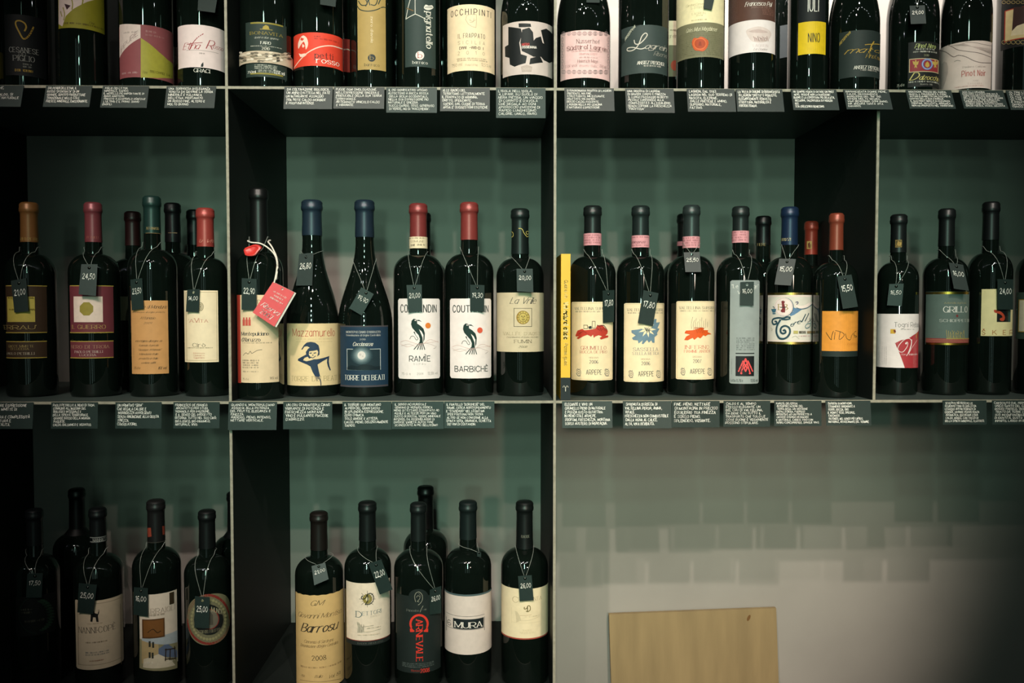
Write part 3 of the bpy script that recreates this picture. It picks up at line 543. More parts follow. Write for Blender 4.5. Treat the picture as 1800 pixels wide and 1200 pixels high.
L.rect(1340, 60, 1720, 368, 'a8341e').rect(1350, 70, 1710, 358, 'd6bf8c').poly([(1428, 70), (1640, 70), (1640, 240), (1600, 235), (1525, 225), (1470, 245), (1412, 300)], '3c2420').poly([(1410, 300), (1460, 248), (1525, 226), (1600, 236), (1660, 300), (1710, 340), (1400, 345)], 'e2cfaa')
for i in range(9): L.ring(1335 + i * 45, 405, 20, 18, 6, '8f7c50', 10).ring(1335 + i * 45, 22, 18, 14, 6, '8f7c50', 10)
# ================================================================ middle shelf
b = Bottle('bottle with a brown label and gold-speckled square under a brown capsule', 55, 93, 'mid', 356, cap='8a5c32', capw=35, cap_y=425)
b.neckprint(M1, lambda p: p.t('PAOLO PETRILLI', 78, 254, 178, 267, 'serif', 'b89858'))
L = b.label(M1, 28, 473, 215, 692, '3e2c1e'); L.rect(28, 473, 215, 477, GLD).rect(28, 688, 215, 692, GLD).rect(34, 525, 160, 641, 'c9b456')
for i in range(60): L.ell(40 + (i * 37) % 116, 530 + (i * 53) % 106, 3.2, 3.2, '8f7a2c', 6)
L.t('FERRAU', 14, 657, 160, 674, 'serif', 'c2a868').t("'", 164, 655, 168, 676, 'serif', 'c2a868')
L = b.label(M1, 30, 729, 215, 808, '3e2c1e', name='lower_label'); L.rect(30, 729, 215, 733, GLD).rect(30, 804, 215, 808, GLD).t('CACC\'E MMITTE', 40, 747, 155, 757, 'serif', 'b09a60').t('DI LUCERA', 50, 760, 132, 769, 'serif', 'b09a60').t('PAOLO PETRILLI', 34, 781, 157, 791, 'serif', 'd8c8b0')
tag(b, '21,00', [(50, 452), (120, 440), (131, 592), (66, 598)], 'slate price tag reading 21,00 on the brown gold-speckled label', crop=M1)
b = Bottle('bottle with a maroon label, pink square and gold octagon', 167, 92, 'mid', 356, cap='7c3a40', capw=33, cap_y=425)
b.neckprint(M1, lambda p: p.t('PETRILLI', 398, 248, 450, 258, 'serif', 'b06a5c'))
L = b.label(M1, 322, 473, 520, 692, '70323a'); L.rect(322, 473, 520, 477, GLD).rect(322, 688, 520, 692, GLD).rect(339, 524, 471, 642, 'ecd2c4').poly([(397 + 33 * math.cos(R(22.5 + 45 * i)), 581 + 33 * math.sin(R(22.5 + 45 * i))) for i in range(8)], '9c8a3c').t('IL GUERRO', 332, 655, 484, 672, 'serif', 'b89a58')
L = b.label(M1, 324, 728, 520, 808, '70323a', name='lower_label'); L.rect(324, 728, 520, 732, GLD).rect(324, 804, 520, 808, GLD).t('NERO DI TROIA', 328, 748, 500, 762, 'serif', 'b0886c').t('PAOLO PETRILLI', 344, 773, 470, 783, 'serif', 'e0ccc0').t('LUCERA', 366, 788, 440, 797, 'serif', 'dcc4b8')
tag(b, '24,50', [(373, 376), (447, 376), (440, 522), (360, 514)], 'slate price tag reading 24,50 on the maroon octagon label', crop=M1, lean=.10)
b = Bottle('dark bottle with maroon capsule behind the peach-label bottle', 236, 86, 'mid', 372, cap='2a1414', capw=30, cap_y=431, depth=.21)
L = b.label((0, 0, 1), 209, 521, 236, 563, '4c5a44')
b = Bottle('dark bottle with a plain black capsule right behind the peach-label bottle', 306, 84, 'mid', 357, cap='101214', capw=30, cap_y=425, depth=.19)
b.neckprint(M2, lambda p: p.rect(250, 231, 290, 234, '7a6a50'))
b = Bottle('dark bottle with black capsule half hidden behind the red-capsule cream-label bottle', 344, 82, 'mid', 369, cap='101214', capw=29, cap_y=430, depth=.275)
b = Bottle('bottle with a peach label in dark script under a green capsule', 270, 88, 'mid', 345, cap='1c3531', capw=33, cap_y=410)
b.neckprint(M2, lambda p: p.t('ATTANASIO', 150, 206, 206, 217, 'serif', 'a08a5c').rect(146, 233, 226, 235, '8a6a44'))
L = b.label(D10, 80, 197, 535, 1110, 'cc935c'); k = '453528'
L.t('Primitivo di Manduria', 95, 255, 515, 296, 'script', k).t('Denominazione di origine protetta', 92, 332, 492, 352, 'script', k).t('Attanasio', 185, 398, 378, 430, 'script', k).t('2009', 230, 465, 330, 490, 'script', k)
for i, (t_, x0, x1) in enumerate([("imbottigliato all'origine da", 130, 458), ('Azienda Agricola', 170, 415), ('"Giuseppe Attanasio"', 160, 450), ('Manduria Italia', 175, 408), ('prodotto in Italia', 172, 405), ('contiene solfiti', 200, 378)]): L.t(t_, x0, 688 + i * 54, x1, 712 + i * 54, 'script', k)
L.t('75 cl e', 110, 1020, 190, 1048, 'script', k).t('16% vol.', 405, 1018, 512, 1050, 'script', k).micro(100, 780, 116, 910, k, 8)
tag(b, '23,50', [(76, 447), (130, 440), (137, 580), (82, 588)], 'slate price tag reading 23,50 on the peach script label', crop=M2)
b = Bottle('bottle with a tall cream label lettered in red under a scarlet capsule', 363, 80, 'mid', 366, cap='983c36', capw=33, cap_y=433)
b.neckprint(M2, lambda p: p.t("'a Vita", 388, 262, 470, 276, 'script', 'e0a08c'))
L = b.label(D10, 738, 72, 1155, 965, 'ecd5b4'); L.frame(760, 92, 1138, 944, 5, 'b09a74').ell(935, 275, 40, 55, '9a8a6c').ring(935, 275, 28, 40, 5, 'ecd5b4').ring(935, 275, 14, 22, 5, 'ecd5b4')
L.t("'A", 790, 430, 850, 468, 'serif', 'b04438').t('V', 862, 420, 915, 468, 'serif', 'b04438').t('ITA', 920, 434, 1025, 468, 'serif', 'b04438').t('Cirò', 842, 728, 995, 772, 'serif', '4c4438').micro(775, 780, 1090, 800, '8a7a60')
for i, t_ in enumerate(('Rosso', 'Classico', 'Superiore')): L.t(t_, 852, 842 + i * 28, 985, 860 + i * 28, 'serif', 'c06a5c')
tag(b, '14,00', [(337, 493), (394, 490), (390, 597), (331, 594)], 'slate price tag reading 14,00 on the tall cream red-lettered label', crop=M2)
b = Bottle('tall bottle with red-edged cream label, black capsule and hanging red booklet', 457, 84, 'mid', 331, 'tall', cap='0e1110', capw=34, cap_y=428, depth=.046)
L = b.label(M3, 46, 517, 233, 920, 'dfc3a0')
L.rect(46, 517, 61, 920, 'a03428').t('Montepulciano', 65, 687, 188, 703, 'bserif', '2c3236').t("d'Abruzzo", 65, 714, 150, 730, 'bserif', '2c3236').micro(66, 735, 203, 743, '7a6a5a').line([(72, 795), (85, 782), (95, 788), (105, 775), (112, 785), (135, 772), (158, 768)], 2, '4c443c').micro(68, 815, 145, 858, '6a5a4c', 4).micro(68, 866, 143, 876, '8a7868').t('75 cl e', 70, 898, 97, 907, 'serif', '8a7868').t('14% vol', 194, 892, 228, 903, 'serif', '7a6a5a').t('D', 138, 540, 152, 556, 'serif', '2c3236')
for x in (70, 83, 96): L.rect(x, 630, x + 11, 658, 'c4584c').rect(x + 2, 620, x + 9, 632, 'c4584c')
tag(b, '22,90', [(65, 440), (133, 444), (133, 588), (64, 585)], 'slate price tag reading 22,90 beside the red booklet', crop=M3)
# booklet on cord with wax seal
bk = [(480, 495), (520, 515), (485, 576), (444, 549)]
yb = b.c.y - b.R - .012
Q = [hit_y(*p, yb) for p in bk]; o0 = Q[0].copy(); t = thing('hanging_booklet', 'red booklet with white script and wax seal hung on a white cord', 'booklet', o0)
Q = [q - o0 for q in Q]
bl = lambda s_, t_, l: (Q[0] * (1 - s_) * (1 - t_) + Q[1] * s_ * (1 - t_) + Q[2] * s_ * t_ + Q[3] * (1 - s_) * t_) + Vector((0, -l, 0))
slab_with_hole('cover', lambda a, b_, l: bl(a * .93, b_, l), t, .04, .05, th=.0006, m=paper('d8575a'), ht=.06, rh=.0016)
slab_with_hole('pages', lambda a, b_, l: bl(.02 + a * .98, b_ * .99, l - .0016), t, .04, .05, th=.0012, m=paper('d8cfc4'), hole=False)
pr = Print(lambda x, y: (x, -y), lambda u_, v_, l: bl(u_, -v_, l), lift=.0003)
pr.t('Riserva', .10, .60, .86, .72, 'bscript', 'f4e4de').t('2007', .22, .78, .72, .90, 'bserif', 'f4e4de').micro(.18, .2, .8, .27, 'f0cfc8').micro(.3, .29, .7, .36, 'f0cfc8').micro(.2, .38, .78, .45, 'f0cfc8'); pr.build('cover_lettering', t)
cp = [hit_y(x, y, b.c.y - d_) - o0 for x, y, d_ in [(482, 497, b.R + .012), (486, 478, b.R + .012), (487, 462, b.R + .010), (483, 448, b.R * .95), (472, 436, b.R * .62), (458, 428, b.R * .5), (442, 426, b.rn + .003), (440, 424, b.rn * .5), (452, 421, -b.rn - .002), (470, 422, -b.rn * .4), (471, 425, b.rn * .7), (478, 434, b.R * .6), (486, 452, b.R * .95), (488, 470, b.R + .011), (484, 496, b.R + .0125)]]
pts = []
for i in range(len(cp) - 1):
    a = cp[max(i - 1, 0)]; b_, c_ = cp[i], cp[i + 1]; d_ = cp[min(i + 2, len(cp) - 1)]
    for j in range(4):
        u = j / 4; pts.append(.5 * (2 * b_ + (c_ - a) * u + (2 * a - 5 * b_ + 4 * c_ - d_) * u * u + (3 * b_ - a - 3 * c_ + d_) * u ** 3))
for i, p in enumerate(pts):
    g = p + o0 - b.c; q_ = math.hypot(g.x, g.y); need = b.rad(g.z - .003) + .0038
    if q_ < need: pts[i] = p + Vector((g.x, g.y, 0)) * (need / max(q_, 1e-5) - 1)
V, Fc = tube_vf(pts, .0011, 6); mesh('cord', V, Fc, CORD, t, smooth=True)
zs_ = hit_y(444, 440, b.c.y - b.R * .8).z - b.c.z; sp = hit_y(444, 440, b.c.y - b.rad(zs_ - .011) - .006) - o0
V = []; Fc = []
for (q, dz) in ((0, .003), (.55, .003), (.72, .0042), (.92, .0036), (1, 0), (.9, -.002)):
    for k in range(20):
        a = 6.2832 * k / 20; w_ = 1 + .06 * math.sin(3 * a) + .05 * math.sin(5 * a + 1)
        V.append(sp + Vector((q * .0128 * w_ * math.cos(a), -dz + .35 * q * .009 * math.sin(a), q * .0088 * w_ * math.sin(a) + q * .0025 * math.cos(a))))
for i in range(5):
    for k in range(20): Fc.append((i * 20 + k, (i + 1) * 20 + k, (i + 1) * 20 + (k + 1) % 20, i * 20 + (k + 1) % 20))
mesh('wax_seal', V, Fc, mat('red_wax', hexc('c8322c'), .35, .5, noise=.1, nscale=200, bump=.3, bscale=260), t, smooth=True)

b = Bottle('sloped bottle with a cream label of a blue inked dancing jester', 550, 94, 'mid', 352, 'burgundy', cap='1f2e3b', capw=38, cap_y=413)
L = b.label(D9, 900, 72, 1672, 1010, 'e2c698'); n_ = '28384e'
L.t('Mazzamurello', 985, 150, 1610, 265, 'thin', 'b0463c').micro(1025, 300, 1575, 325, 'c4a880').micro(1025, 342, 1580, 362, 'c4a880')
L.t('TORRE DEI BEATI', 965, 868, 1640, 940, 'lserif', '8f7a54')
L.poly([(1110, 465), (1150, 400), (1190, 360), (1250, 348), (1320, 360), (1370, 400), (1385, 460), (1385, 540), (1350, 570), (1365, 500), (1350, 470), (1300, 482), (1230, 490), (1225, 540), (1260, 590), (1230, 600), (1185, 545), (1180, 500), (1215, 450), (1240, 435), (1200, 415), (1160, 420), (1130, 465)], n_)
L.line([(1240, 520), (1265, 515)], 14, n_, 0).line([(1300, 520), (1330, 512)], 14, n_, 0).line([(1255, 575), (1285, 590), (1325, 560)], 10, n_).ell(1285, 548, 8, 10, n_)
L.poly([(1180, 540), (1065, 605), (1062, 630), (1200, 690), (1250, 720), (1280, 800), (1320, 870), (1395, 870), (1375, 790), (1355, 690), (1430, 640), (1500, 600), (1495, 660), (1510, 720), (1540, 785), (1552, 770), (1530, 700), (1522, 640), (1530, 560), (1440, 590), (1350, 610), (1300, 610), (1260, 625), (1190, 640), (1140, 625), (1160, 590), (1220, 565)], n_)
L.line([(1330, 870), (1350, 930)], 10, n_).line([(1370, 870), (1400, 940), (1405, 1000)], 14, n_).line([(1350, 860), (1365, 910)], 12, n_)
tag(b, '26,80', [(328, 330), (394, 323), (388, 474), (314, 474)], 'slate price tag reading 26,80 on the blue jester label bottle', crop=M3, lean=.12, knot=.74)
b = Bottle('sloped bottle with a navy label showing a full moon photograph', 642, 97, 'mid', 352, 'burgundy', cap='1f2e3b', capw=36, cap_y=416)
L = b.label(D1, 55, 455, 580, 1140, '1c3448'); L.rect(55, 455, 580, 470, '4a4448').rect(55, 1120, 580, 1138, '4a4448')
L.t("MONTEPULCIANO D'ABRUZZO", 120, 515, 495, 538, 'serif', 'd0ccc4').t('Denominazione di Origine Controllata', 120, 552, 495, 572, 'serif', 'c4c0b8').t('2010', 268, 600, 332, 617, 'serif', 'd0ccc4').t('Cocciapazza', 192, 640, 412, 680, 'bscript', 'd4cfc4')
L.rect(126, 714, 498, 950, 'b8bcbc').rect(132, 720, 492, 944, '1e2f36')
for k in range(14): f_ = 1 - k / 14; g_ = k / 14; L.ell(288, 785, 40 + 85 * f_, 42 + min(62, 75 * f_), '%02x%02x%02x' % tuple(int(a + (c_ - a) * g_ ** 1.3) for a, c_ in zip((0x22, 0x36, 0x3e), (0xa8, 0xb4, 0xb4))))
L.ell(288, 785, 44, 46, 'ddd2cc').ell(275, 778, 12, 14, 'c4b8b4').ell(300, 795, 10, 9, 'cabfb8').poly([(132, 915), (180, 895), (240, 905), (300, 885), (380, 890), (440, 910), (492, 900), (492, 944), (132, 944)], '142228')
L.t('TORRE DEI BEATI', 106, 1006, 535, 1060, 'serif', 'dcd8d0')
tag(b, '19,90', [(118, 482), (175, 513), (120, 612), (62, 578)], 'tilted slate price tag reading 19,90 over the moon label', crop=M4, knot=.70)
def bird(L, dx, dy, sun):
    P_ = lambda pts: [(x + dx, y + dy) for x, y in pts]; g = '16302a'
    L.poly(P_([(838, 440), (845, 400), (868, 378), (892, 385), (905, 410), (905, 432), (940, 455), (975, 490), (990, 540), (985, 610), (972, 640), (975, 560), (955, 520), (925, 495), (945, 540), (965, 590), (968, 650), (930, 660), (935, 600), (920, 560), (880, 515), (850, 480)]), g)
    L.poly(P_([(903, 392), (930, 392), (958, 415), (930, 405), (905, 405)]), g).ell(884 + dx, 397 + dy, 7, 7, 'efe0da')
    for x, x2 in ((935, 870), (942, 908), (950, 937), (958, 960), (964, 988)): L.line(P_([(x, 640), ((x + x2) / 2, 680), (x2, 720)]), 9, g)
    L.line(P_([(870, 530), (895, 570), (915, 600), (900, 615), (885, 600), (870, 575), (840, 575), (825, 605)]), 5, g).poly(P_([(865, 525), (878, 520), (885, 545), (875, 545)]), g)
    L.line(P_([(720, 640), (780, 620), (860, 645), (960, 665), (1040, 610), (1140, 640)]), 3, 'd0a09a').line(P_([(730, 680), (820, 660), (900, 690), (1000, 650), (1120, 690)]), 3, 'c4a8a4').line(P_([(720, 655), (800, 690), (900, 660), (1060, 640), (1135, 630)]), 3, 'd8b4ac').line(P_([(1085, 712), (1110, 698)]), 4, 'a08c88')
    L.ell(1024 + dx, 455 + dy, 30, 32, sun)
b2 = Bottle('dark bottle hidden behind the orange-sun bird label bottle', 744, 84, 'mid', 374, cap='101414', capw=29, cap_y=431, depth=.20)
b = Bottle('bottle with bird and orange sun label, red capsule and cream neck band', 736, 89, 'mid', 358, cap='823634', capw=33, cap_y=416)
o, r_ = b.band(250, 303, 'ead6b4', crop=M4)
b.neckprint(M4, lambda p: p.t('COMUNE', 345, 267, 405, 275, 'serif', '6a5a4c').t('RAMIE', 345, 284, 365, 293, 'serif', '6a5a4c').micro(370, 284, 412, 296, '6a5a4c').micro(332, 254, 414, 262, '8a7a68'), r_ + .0001)
L = b.label(D1, 697, 155, 1156, 1048, 'f0e2de', corner=.003); bird(L, 0, 0, 'dc7c34')
L.t('COUTANDIN', 726, 225, 1115, 305, 'cond', '2c3230').t('RAMÌE', 820, 792, 1048, 852, 'sans', '1c2a28').t('SUPRU', 865, 872, 1000, 890, 'thin', '8a7c78', track=.5).t('75 cl. e', 735, 975, 835, 1000, 'thin', '7a706c').t('2009', 905, 978, 970, 1002, 'thin', '7a706c').t('12,5% vol.', 1022, 968, 1130, 996, 'thin', '7a706c')
tag(b, '20,00', [(325, 472), (395, 470), (397, 592), (333, 598)], 'slate price tag reading 20,00 on the orange-sun bird label', crop=M4, knot=.75)
b = Bottle('bottle with bird and coral sun label and red capsule', 825, 87, 'mid', 356, cap='8a3a36', capw=33, cap_y=421)
L = b.label(D2, 72, 155, 525, 1042, 'f2e2de', corner=.003); bird(L, -624, 52, 'dc5c44')
L.t('COUTANDIN', 105, 232, 490, 305, 'cond', '2c3230').t('BARBICHÈ', 126, 906, 485, 966, 'sans', '1c2a28')
tag(b, '19,30', [(147, 470), (213, 472), (211, 594), (147, 590)], 'slate price tag reading 19,30 on the coral-sun bird label', crop=M5)
b = Bottle('bottle with a beige wraparound label and boxed golden sun face', 914, 85, 'mid', 367, cap='16201e', capw=33, cap_y=446)
b.neckprint(M5, lambda p: p.line([(370, 212), (385, 215), (395, 235), (408, 250), (416, 245)], 3, 'c4b464').ring(409, 232, 6, 7, 2.5, 'c4b464', 12).ring(338, 240, 8, 12, 3, 'c4b464', 14))
L = b.label(D2, 592, 88, 1122, 748, 'd2bf9f'); L.t('La Vrille', 735, 145, 1028, 212, 'script', '4c4a44').frame(778, 262, 978, 468, 5, '33302c').ell(880, 365, 74, 76, 'b08a3c').ell(888, 365, 62, 70, 'c4aa5c').ring(880, 365, 68, 72, 3, '5c4a20').ring(880, 365, 44, 48, 4, '5c4a20')
for i in range(12): a = 6.2832 * i / 12; L.line([(880 + 46 * math.cos(a), 365 + 50 * math.sin(a)), (880 + 68 * math.cos(a), 365 + 70 * math.sin(a))], 4, '5c4a20', 0)
L.ell(866, 352, 6, 5, '3c3014').ell(896, 352, 6, 5, '3c3014').line([(868, 385), (882, 392), (896, 384)], 5, '3c3014').line([(881, 355), (879, 375)], 4, '3c3014')
L.t("VALLÉE D'AOSTE", 665, 528, 1080, 560, 'lserif', 'a08e70').t('Denominazione di Origine Controllata', 700, 575, 1048, 590, 'script', '6a5c4c').t('FUMIN', 785, 612, 970, 646, 'serif', '6a5c4c').t('2008', 830, 678, 925, 700, 'script', '6a5c4c')
tag(b, '20,00', [(360, 397), (434, 397), (437, 505), (362, 500)], 'slate price tag reading 20,00 on the beige sun face label', crop=M5, lean=.1, knot=.745)
# book
x0, x1 = hit_y(986, 600, .004).x, hit_y(1002.5, 600, .004).x; zt = hit_y(992, 446, .004).z; zb = SZ['mid'] + T + .0003
x0 = max(x0, W + T + .0012); t = thing('book', 'tall thin yellow paperback with black spine foot standing against the divider', 'book', ((x0 + x1) / 2, .004, zb)); hw = (x1 - x0) / 2; bh = zt - zb
YEL = mat('yellow_cover', hexc('e9b52c'), .4, .4, noise=.03, nscale=40)
box('spine', (-hw, 0, 0), (hw, .0012, bh), YEL, t); box('cover_board', (-hw, .0012, 0), (-hw + .0012, .16, bh), YEL, t); box('cover_board', (hw - .0012, .0012, 0), (hw, .16, bh), YEL, t)
box('pages', (-hw + .0013, .0013, .001), (hw - .0013, .158, bh - .001), paper('d8cdb8'), t); bb = .033
box('spine_foot', (-hw - .0002, -.0003, 0), (hw + .0002, .001, bb), paper('20282a'), t)
pr = Print(lambda x, y: (x, -y), lambda u_, v_, l: (u_, -l, v_), lift=.0004)
pr.t('Guida ai vini', -.002, -bh * .82, .003, -bh * .70, 'sans', 'f0cf7c', rot=-1).t('Vini naturali d\'Italia', -.003, -bh * .67, .0035, -bh * .42, 'bold', 'f4d68c', rot=-1).t('Piccola guida', -.002, -bh * .39, .003, -bh * .24, 'sans', 'f0cf7c', rot=-1)
pr.line([(-.004, -.019), (-.002, -.021), (0, -.018), (.002, -.021), (.004, -.019)], .0009, 'dcd4c4').line([(0, -.018), (0, -.013)], .0009, 'dcd4c4', 0); pr.build('spine_lettering', t)
# three cream labels
PK = 'dc9aa0'
def valt(b, crop, x0, y0, x1, y1, l1, l2, c1, yr, rl=None):
    L = b.label(crop, x0, y0, x1, y1, 'efd8b2', corner=.0012); w_ = x1 - x0; h_ = y1 - y0; X = lambda f_: x0 + f_ * w_; Y = lambda f_: y0 + f_ * h_
    L.frame(X(.025), Y(.014), X(.975), Y(.986), h_ * .003, 'b89c70')
    L.t('VALTELLINA SUPERIORE', X(.08), Y(.07), X(.97), Y(.102), 'serif', '5c544c').micro(X(.08), Y(.118), X(.97), Y(.145), '7a6c5c')
    L.t(l1, X(.23), Y(.565), X(.84), Y(.608), 'serif', c1).t(l2, X(.21), Y(.622), X(.86), Y(.655), 'serif', c1).t('RISERVA', X(.43), Y(.70), X(.65), Y(.72), 'serif', '8a7a68').t(yr, X(.44), Y(.742), X(.64), Y(.785), 'serif', '3c4650').t('ARPEPE', X(.36), Y(.865), X(.73), Y(.925), 'cond', '4c5250')
    for f_ in (.18, .86): L.ring(X(f_), Y(.90), w_ * .05, h_ * .04, h_ * .006, '6c6c68', 14).ring(X(f_), Y(.90), w_ * .022, h_ * .018, h_ * .006, '6c6c68', 10).line([(X(f_ - .06), Y(.872)), (X(f_ - .03), Y(.852)), (X(f_ + .01), Y(.862)), (X(f_ + .03), Y(.85))], h_ * .006, '6c6c68').line([(X(f_ - .06), Y(.91)), (X(f_ - .02), Y(.94)), (X(f_ + .04), Y(.94))], h_ * .006, '6c6c68')
    return L
b = Bottle('cream label with red scribbled hill and towers, beside the yellow book', 1041, 84, 'mid', 362, cap='1a201f', capw=33, cap_y=410)
o, r_ = b.band(190, 248, PK, crop=M6); b.neckprint(M6, lambda p: p.micro(154, 196, 232, 244, '9c5c66', 4), r_ + .0001)
L = valt(b, D3, 105, 72, 612, 1048, 'GRUMELLO', 'ROCCA DE PIRO', 'a84440', '2006')
L.poly([(155, 490), (180, 430), (240, 408), (265, 425), (320, 420), (400, 405), (420, 365), (480, 358), (520, 400), (550, 430), (545, 465), (520, 490), (555, 490), (555, 510), (465, 540), (450, 520), (480, 500), (440, 485), (400, 500), (380, 520), (370, 480), (345, 505), (325, 490), (300, 480), (250, 500), (190, 535), (170, 520), (200, 500), (165, 505)], 'b83a2c')
L.frame(358, 312, 398, 400, 5, '33302c').frame(255, 358, 305, 408, 5, '33302c').poly([(310, 380), (350, 370), (355, 405), (320, 408)], '2c3030').line([(420, 360), (450, 375), (500, 365), (540, 420)], 8, '4c2420').line([(200, 470), (250, 440), (290, 460)], 6, '7a2c22')
for i in range(6): L.line([(415 + i * 20, 390 + (i % 2) * 14), (430 + i * 20, 420 + (i % 3) * 8)], 5, '5c241c', 0)
tag(b, '17,80', [(244, 466), (300, 462), (298, 616), (246, 620)], 'slate price tag reading 17,80 on the red hill cream label', crop=M6)
b = Bottle('cream label with blue scribbled star flower and pink neck band', 1125, 86, 'mid', 362, cap='202a29', capw=33, cap_y=413)
o, r_ = b.band(200, 258, PK, crop=M6); b.neckprint(M6, lambda p: p.micro(384, 206, 463, 215, '9c5c66').t("d'eleganza", 384, 225, 448, 238, 'script', '7a4450').micro(384, 246, 463, 254, '9c5c66'), r_ + .0001)
L = valt(b, D3, 755, 88, 1250, 1068, 'SASSELLA', 'STELLA RETICA', '6a6470', '2006')
L.poly([(848, 425), (930, 415), (1000, 400), (1090, 380), (1130, 285), (1155, 285), (1150, 330), (1195, 325), (1165, 400), (1190, 405), (1160, 460), (1165, 480), (1130, 510), (1130, 580), (1105, 580), (1090, 550), (1060, 580), (1040, 545), (990, 600), (975, 590), (985, 550), (935, 590), (925, 550), (870, 545), (855, 520), (900, 490), (850, 455)], '6a8494')
for a in range(0, 360, 40): c_, s_ = math.cos(R(a)), math.sin(R(a)); L.poly([(1040, 415), (1040 + 55 * c_ - 14 * s_, 415 + 48 * s_ + 14 * c_), (1040 + 110 * c_, 415 + 100 * s_), (1040 + 55 * c_ + 14 * s_, 415 + 48 * s_ - 14 * c_)], 'efdcb4')
for i in range(8): L.line([(1010 + i * 9, 390 + (i * 17) % 30), (1020 + i * 8, 420 + (i * 11) % 34)], 6, '2c3436', 0)
tag(b, '17,80', [(440, 463), (512, 478), (485, 636), (413, 620)], 'slate price tag reading 17,80 on the blue star flower label', crop=M6)
b2 = Bottle('dark bottle with pink neck band behind the orange flame label bottle', 1203, 84, 'mid', 376, cap='141a19', capw=30, cap_y=424, depth=.20)
o, r_ = b2.band(228, 250, 'a8767c', crop=M7)
L = b2.label((0, 0, 1), 1178, 533, 1240, 668, '3c4c44')
b = Bottle('cream label with orange brushed flames and pink neck band', 1214, 85, 'mid', 361, cap='2c3635', capw=32, cap_y=415)
o, r_ = b.band(205, 260, PK, crop=M7); b.neckprint(M7, lambda p: p.micro(106, 210, 190, 256, '9c5c66', 4), r_ + .0001)
L = valt(b, D4, 50, 280, 438, 1068, 'INFERNO', 'FIAMME ANTICHI', 'c45040', '2007')
L.poly([(138, 590), (150, 575), (215, 572), (260, 560), (290, 545), (330, 550), (320, 570), (368, 572), (362, 590), (400, 612), (365, 615), (340, 632), (320, 622), (290, 655), (265, 640), (230, 670), (215, 648), (165, 672), (130, 670), (150, 635), (190, 615), (135, 602)], 'd8561e')
for i in range(9): L.line([(205 + i * 19, 560 - (i * 7) % 20), (200 + i * 20, 510), (215 + i * 18, 440 + (i * 31) % 50)], 2.5, '5c4c44')
for i in range(5): L.line([(225 + i * 18, 565), (240 + i * 17, 545), (262 + i * 16, 600)], 4, 'a83c18')
tag(b, '25,50', [(114, 282), (190, 280), (198, 376), (122, 376)], 'pale-lit slate price tag reading 25,50 above the orange flame label', crop=M7, lean=.36, knot=.80)
b = Bottle('dark bottle with black gold-lettered capsule behind the tall grey label bottle', 1340, 84, 'mid', 380, cap='0e1112', capw=29, cap_y=430, depth=.20)
b.neckprint(M7, lambda p: p.t('FIERE', 468, 238, 508, 250, 'serif', '8a7a50'))
b = Bottle('bottle with a tall silver-grey label and red monogram on black square', 1300, 86, 'mid', 363, cap='1e2625', capw=32, cap_y=405)
o, r_ = b.band(178, 235, PK, crop=M7); b.neckprint(M7, lambda p: p.micro(337, 182, 418, 232, '9c5c66', 4), r_ + .0001)
L = b.label(D4, 588, 70, 880, 1110, '8f9694', corner=.002)
L.t('"Le Prestige"', 608, 112, 872, 148, 'serif', 'e6e2dc').t('V', 668, 178, 695, 208, 'serif', 'e6e2dc').micro(648, 648, 834, 782, '4c5252', 7).rect(646, 800, 832, 811, '1c2424').rect(646, 832, 830, 1034, '14181a')
for sg in (1, -1):
    for pts in ([(745, 858), (735, 885), (700, 1005)], [(722, 880), (675, 985)], [(765, 900), (730, 950), (745, 985)]): L.line([(745 + sg * (x - 745), y) for x, y in pts], 13, 'dc4c4c', 0)
    L.poly([(745, 858), (745 + sg * 14, 868), (745 + sg * 10, 885), (745, 890)], 'dc4c4c').poly([(745 + sg * 45, 995), (745 + sg * 30, 1005), (745 + sg * 40, 1015), (745 + sg * 55, 1008)], 'dc4c4c')
L.t('Lotto 0,75l e', 594, 1062, 718, 1090, 'serif', '3c4444').t('13,5% vol', 795, 1062, 862, 1088, 'serif', '3c4444')
for x in (600, 855): L.t('', x, 850, x + 12, 1000, 'thin', '4c5252'); [L.micro(x, y_, x + 12, y_ + 10, '5c6262') for y_ in range(860, 1010, 12)]
tag(b, '16,00', [(386, 424), (451, 422), (449, 537), (384, 534)], 'slate price tag reading 16,00 on the tall silver-grey label', crop=M7)
b = Bottle('dark bottle with brick-red capsule and gold emblem behind the ornate blue-script label', 1424, 78, 'mid', 389, cap='8c3426', capw=26, cap_y=447, depth=.22)
b.neckprint(M8, lambda p: p.rect(268, 228, 292, 265, 'b08c50').poly([(272, 260), (275, 240), (282, 232), (288, 245), (286, 262)], '5c2018'))
b = Bottle('bottle with ornate pale label in swirling blue script under a blue capsule', 1386, 86, 'mid', 364, cap='182a44', capw=33, cap_y=430)
b.neckprint(M8, lambda p: p.t('FERRIZZI', 134, 214, 190, 226, 'serif', 'c8b888'))
L = b.label(D11, 95, 140, 880, 1050, 'd4ccc0'); c_ = '24424e'
L.rect(95, 140, 880, 182, 'a08a4c', 1).rect(95, 1008, 880, 1050, 'a08a4c', 1).rect(100, 190, 875, 212, 'e6ccc4').rect(100, 985, 875, 1000, 'e6ccc4')
L.ell(385, 395, 168, 170, '3c5468').ell(375, 392, 162, 166, 'e4d2cc').ring(375, 392, 148, 152, 6, 'c4a8a4').t('EB', 285, 345, 445, 445, 'bserif', 'a08c54').poly([(335, 295), (365, 280), (400, 300), (385, 335), (400, 380), (405, 430), (400, 490), (350, 490), (320, 470), (350, 420), (345, 340)], '7a3034').line([(320, 400), (410, 400)], 14, '33302e', 0).poly([(160, 430), (250, 425), (235, 490), (185, 495)], '3c6478').ell(210, 510, 30, 12, '3c6478').line([(190, 390), (215, 400), (210, 425)], 12, '24424e')
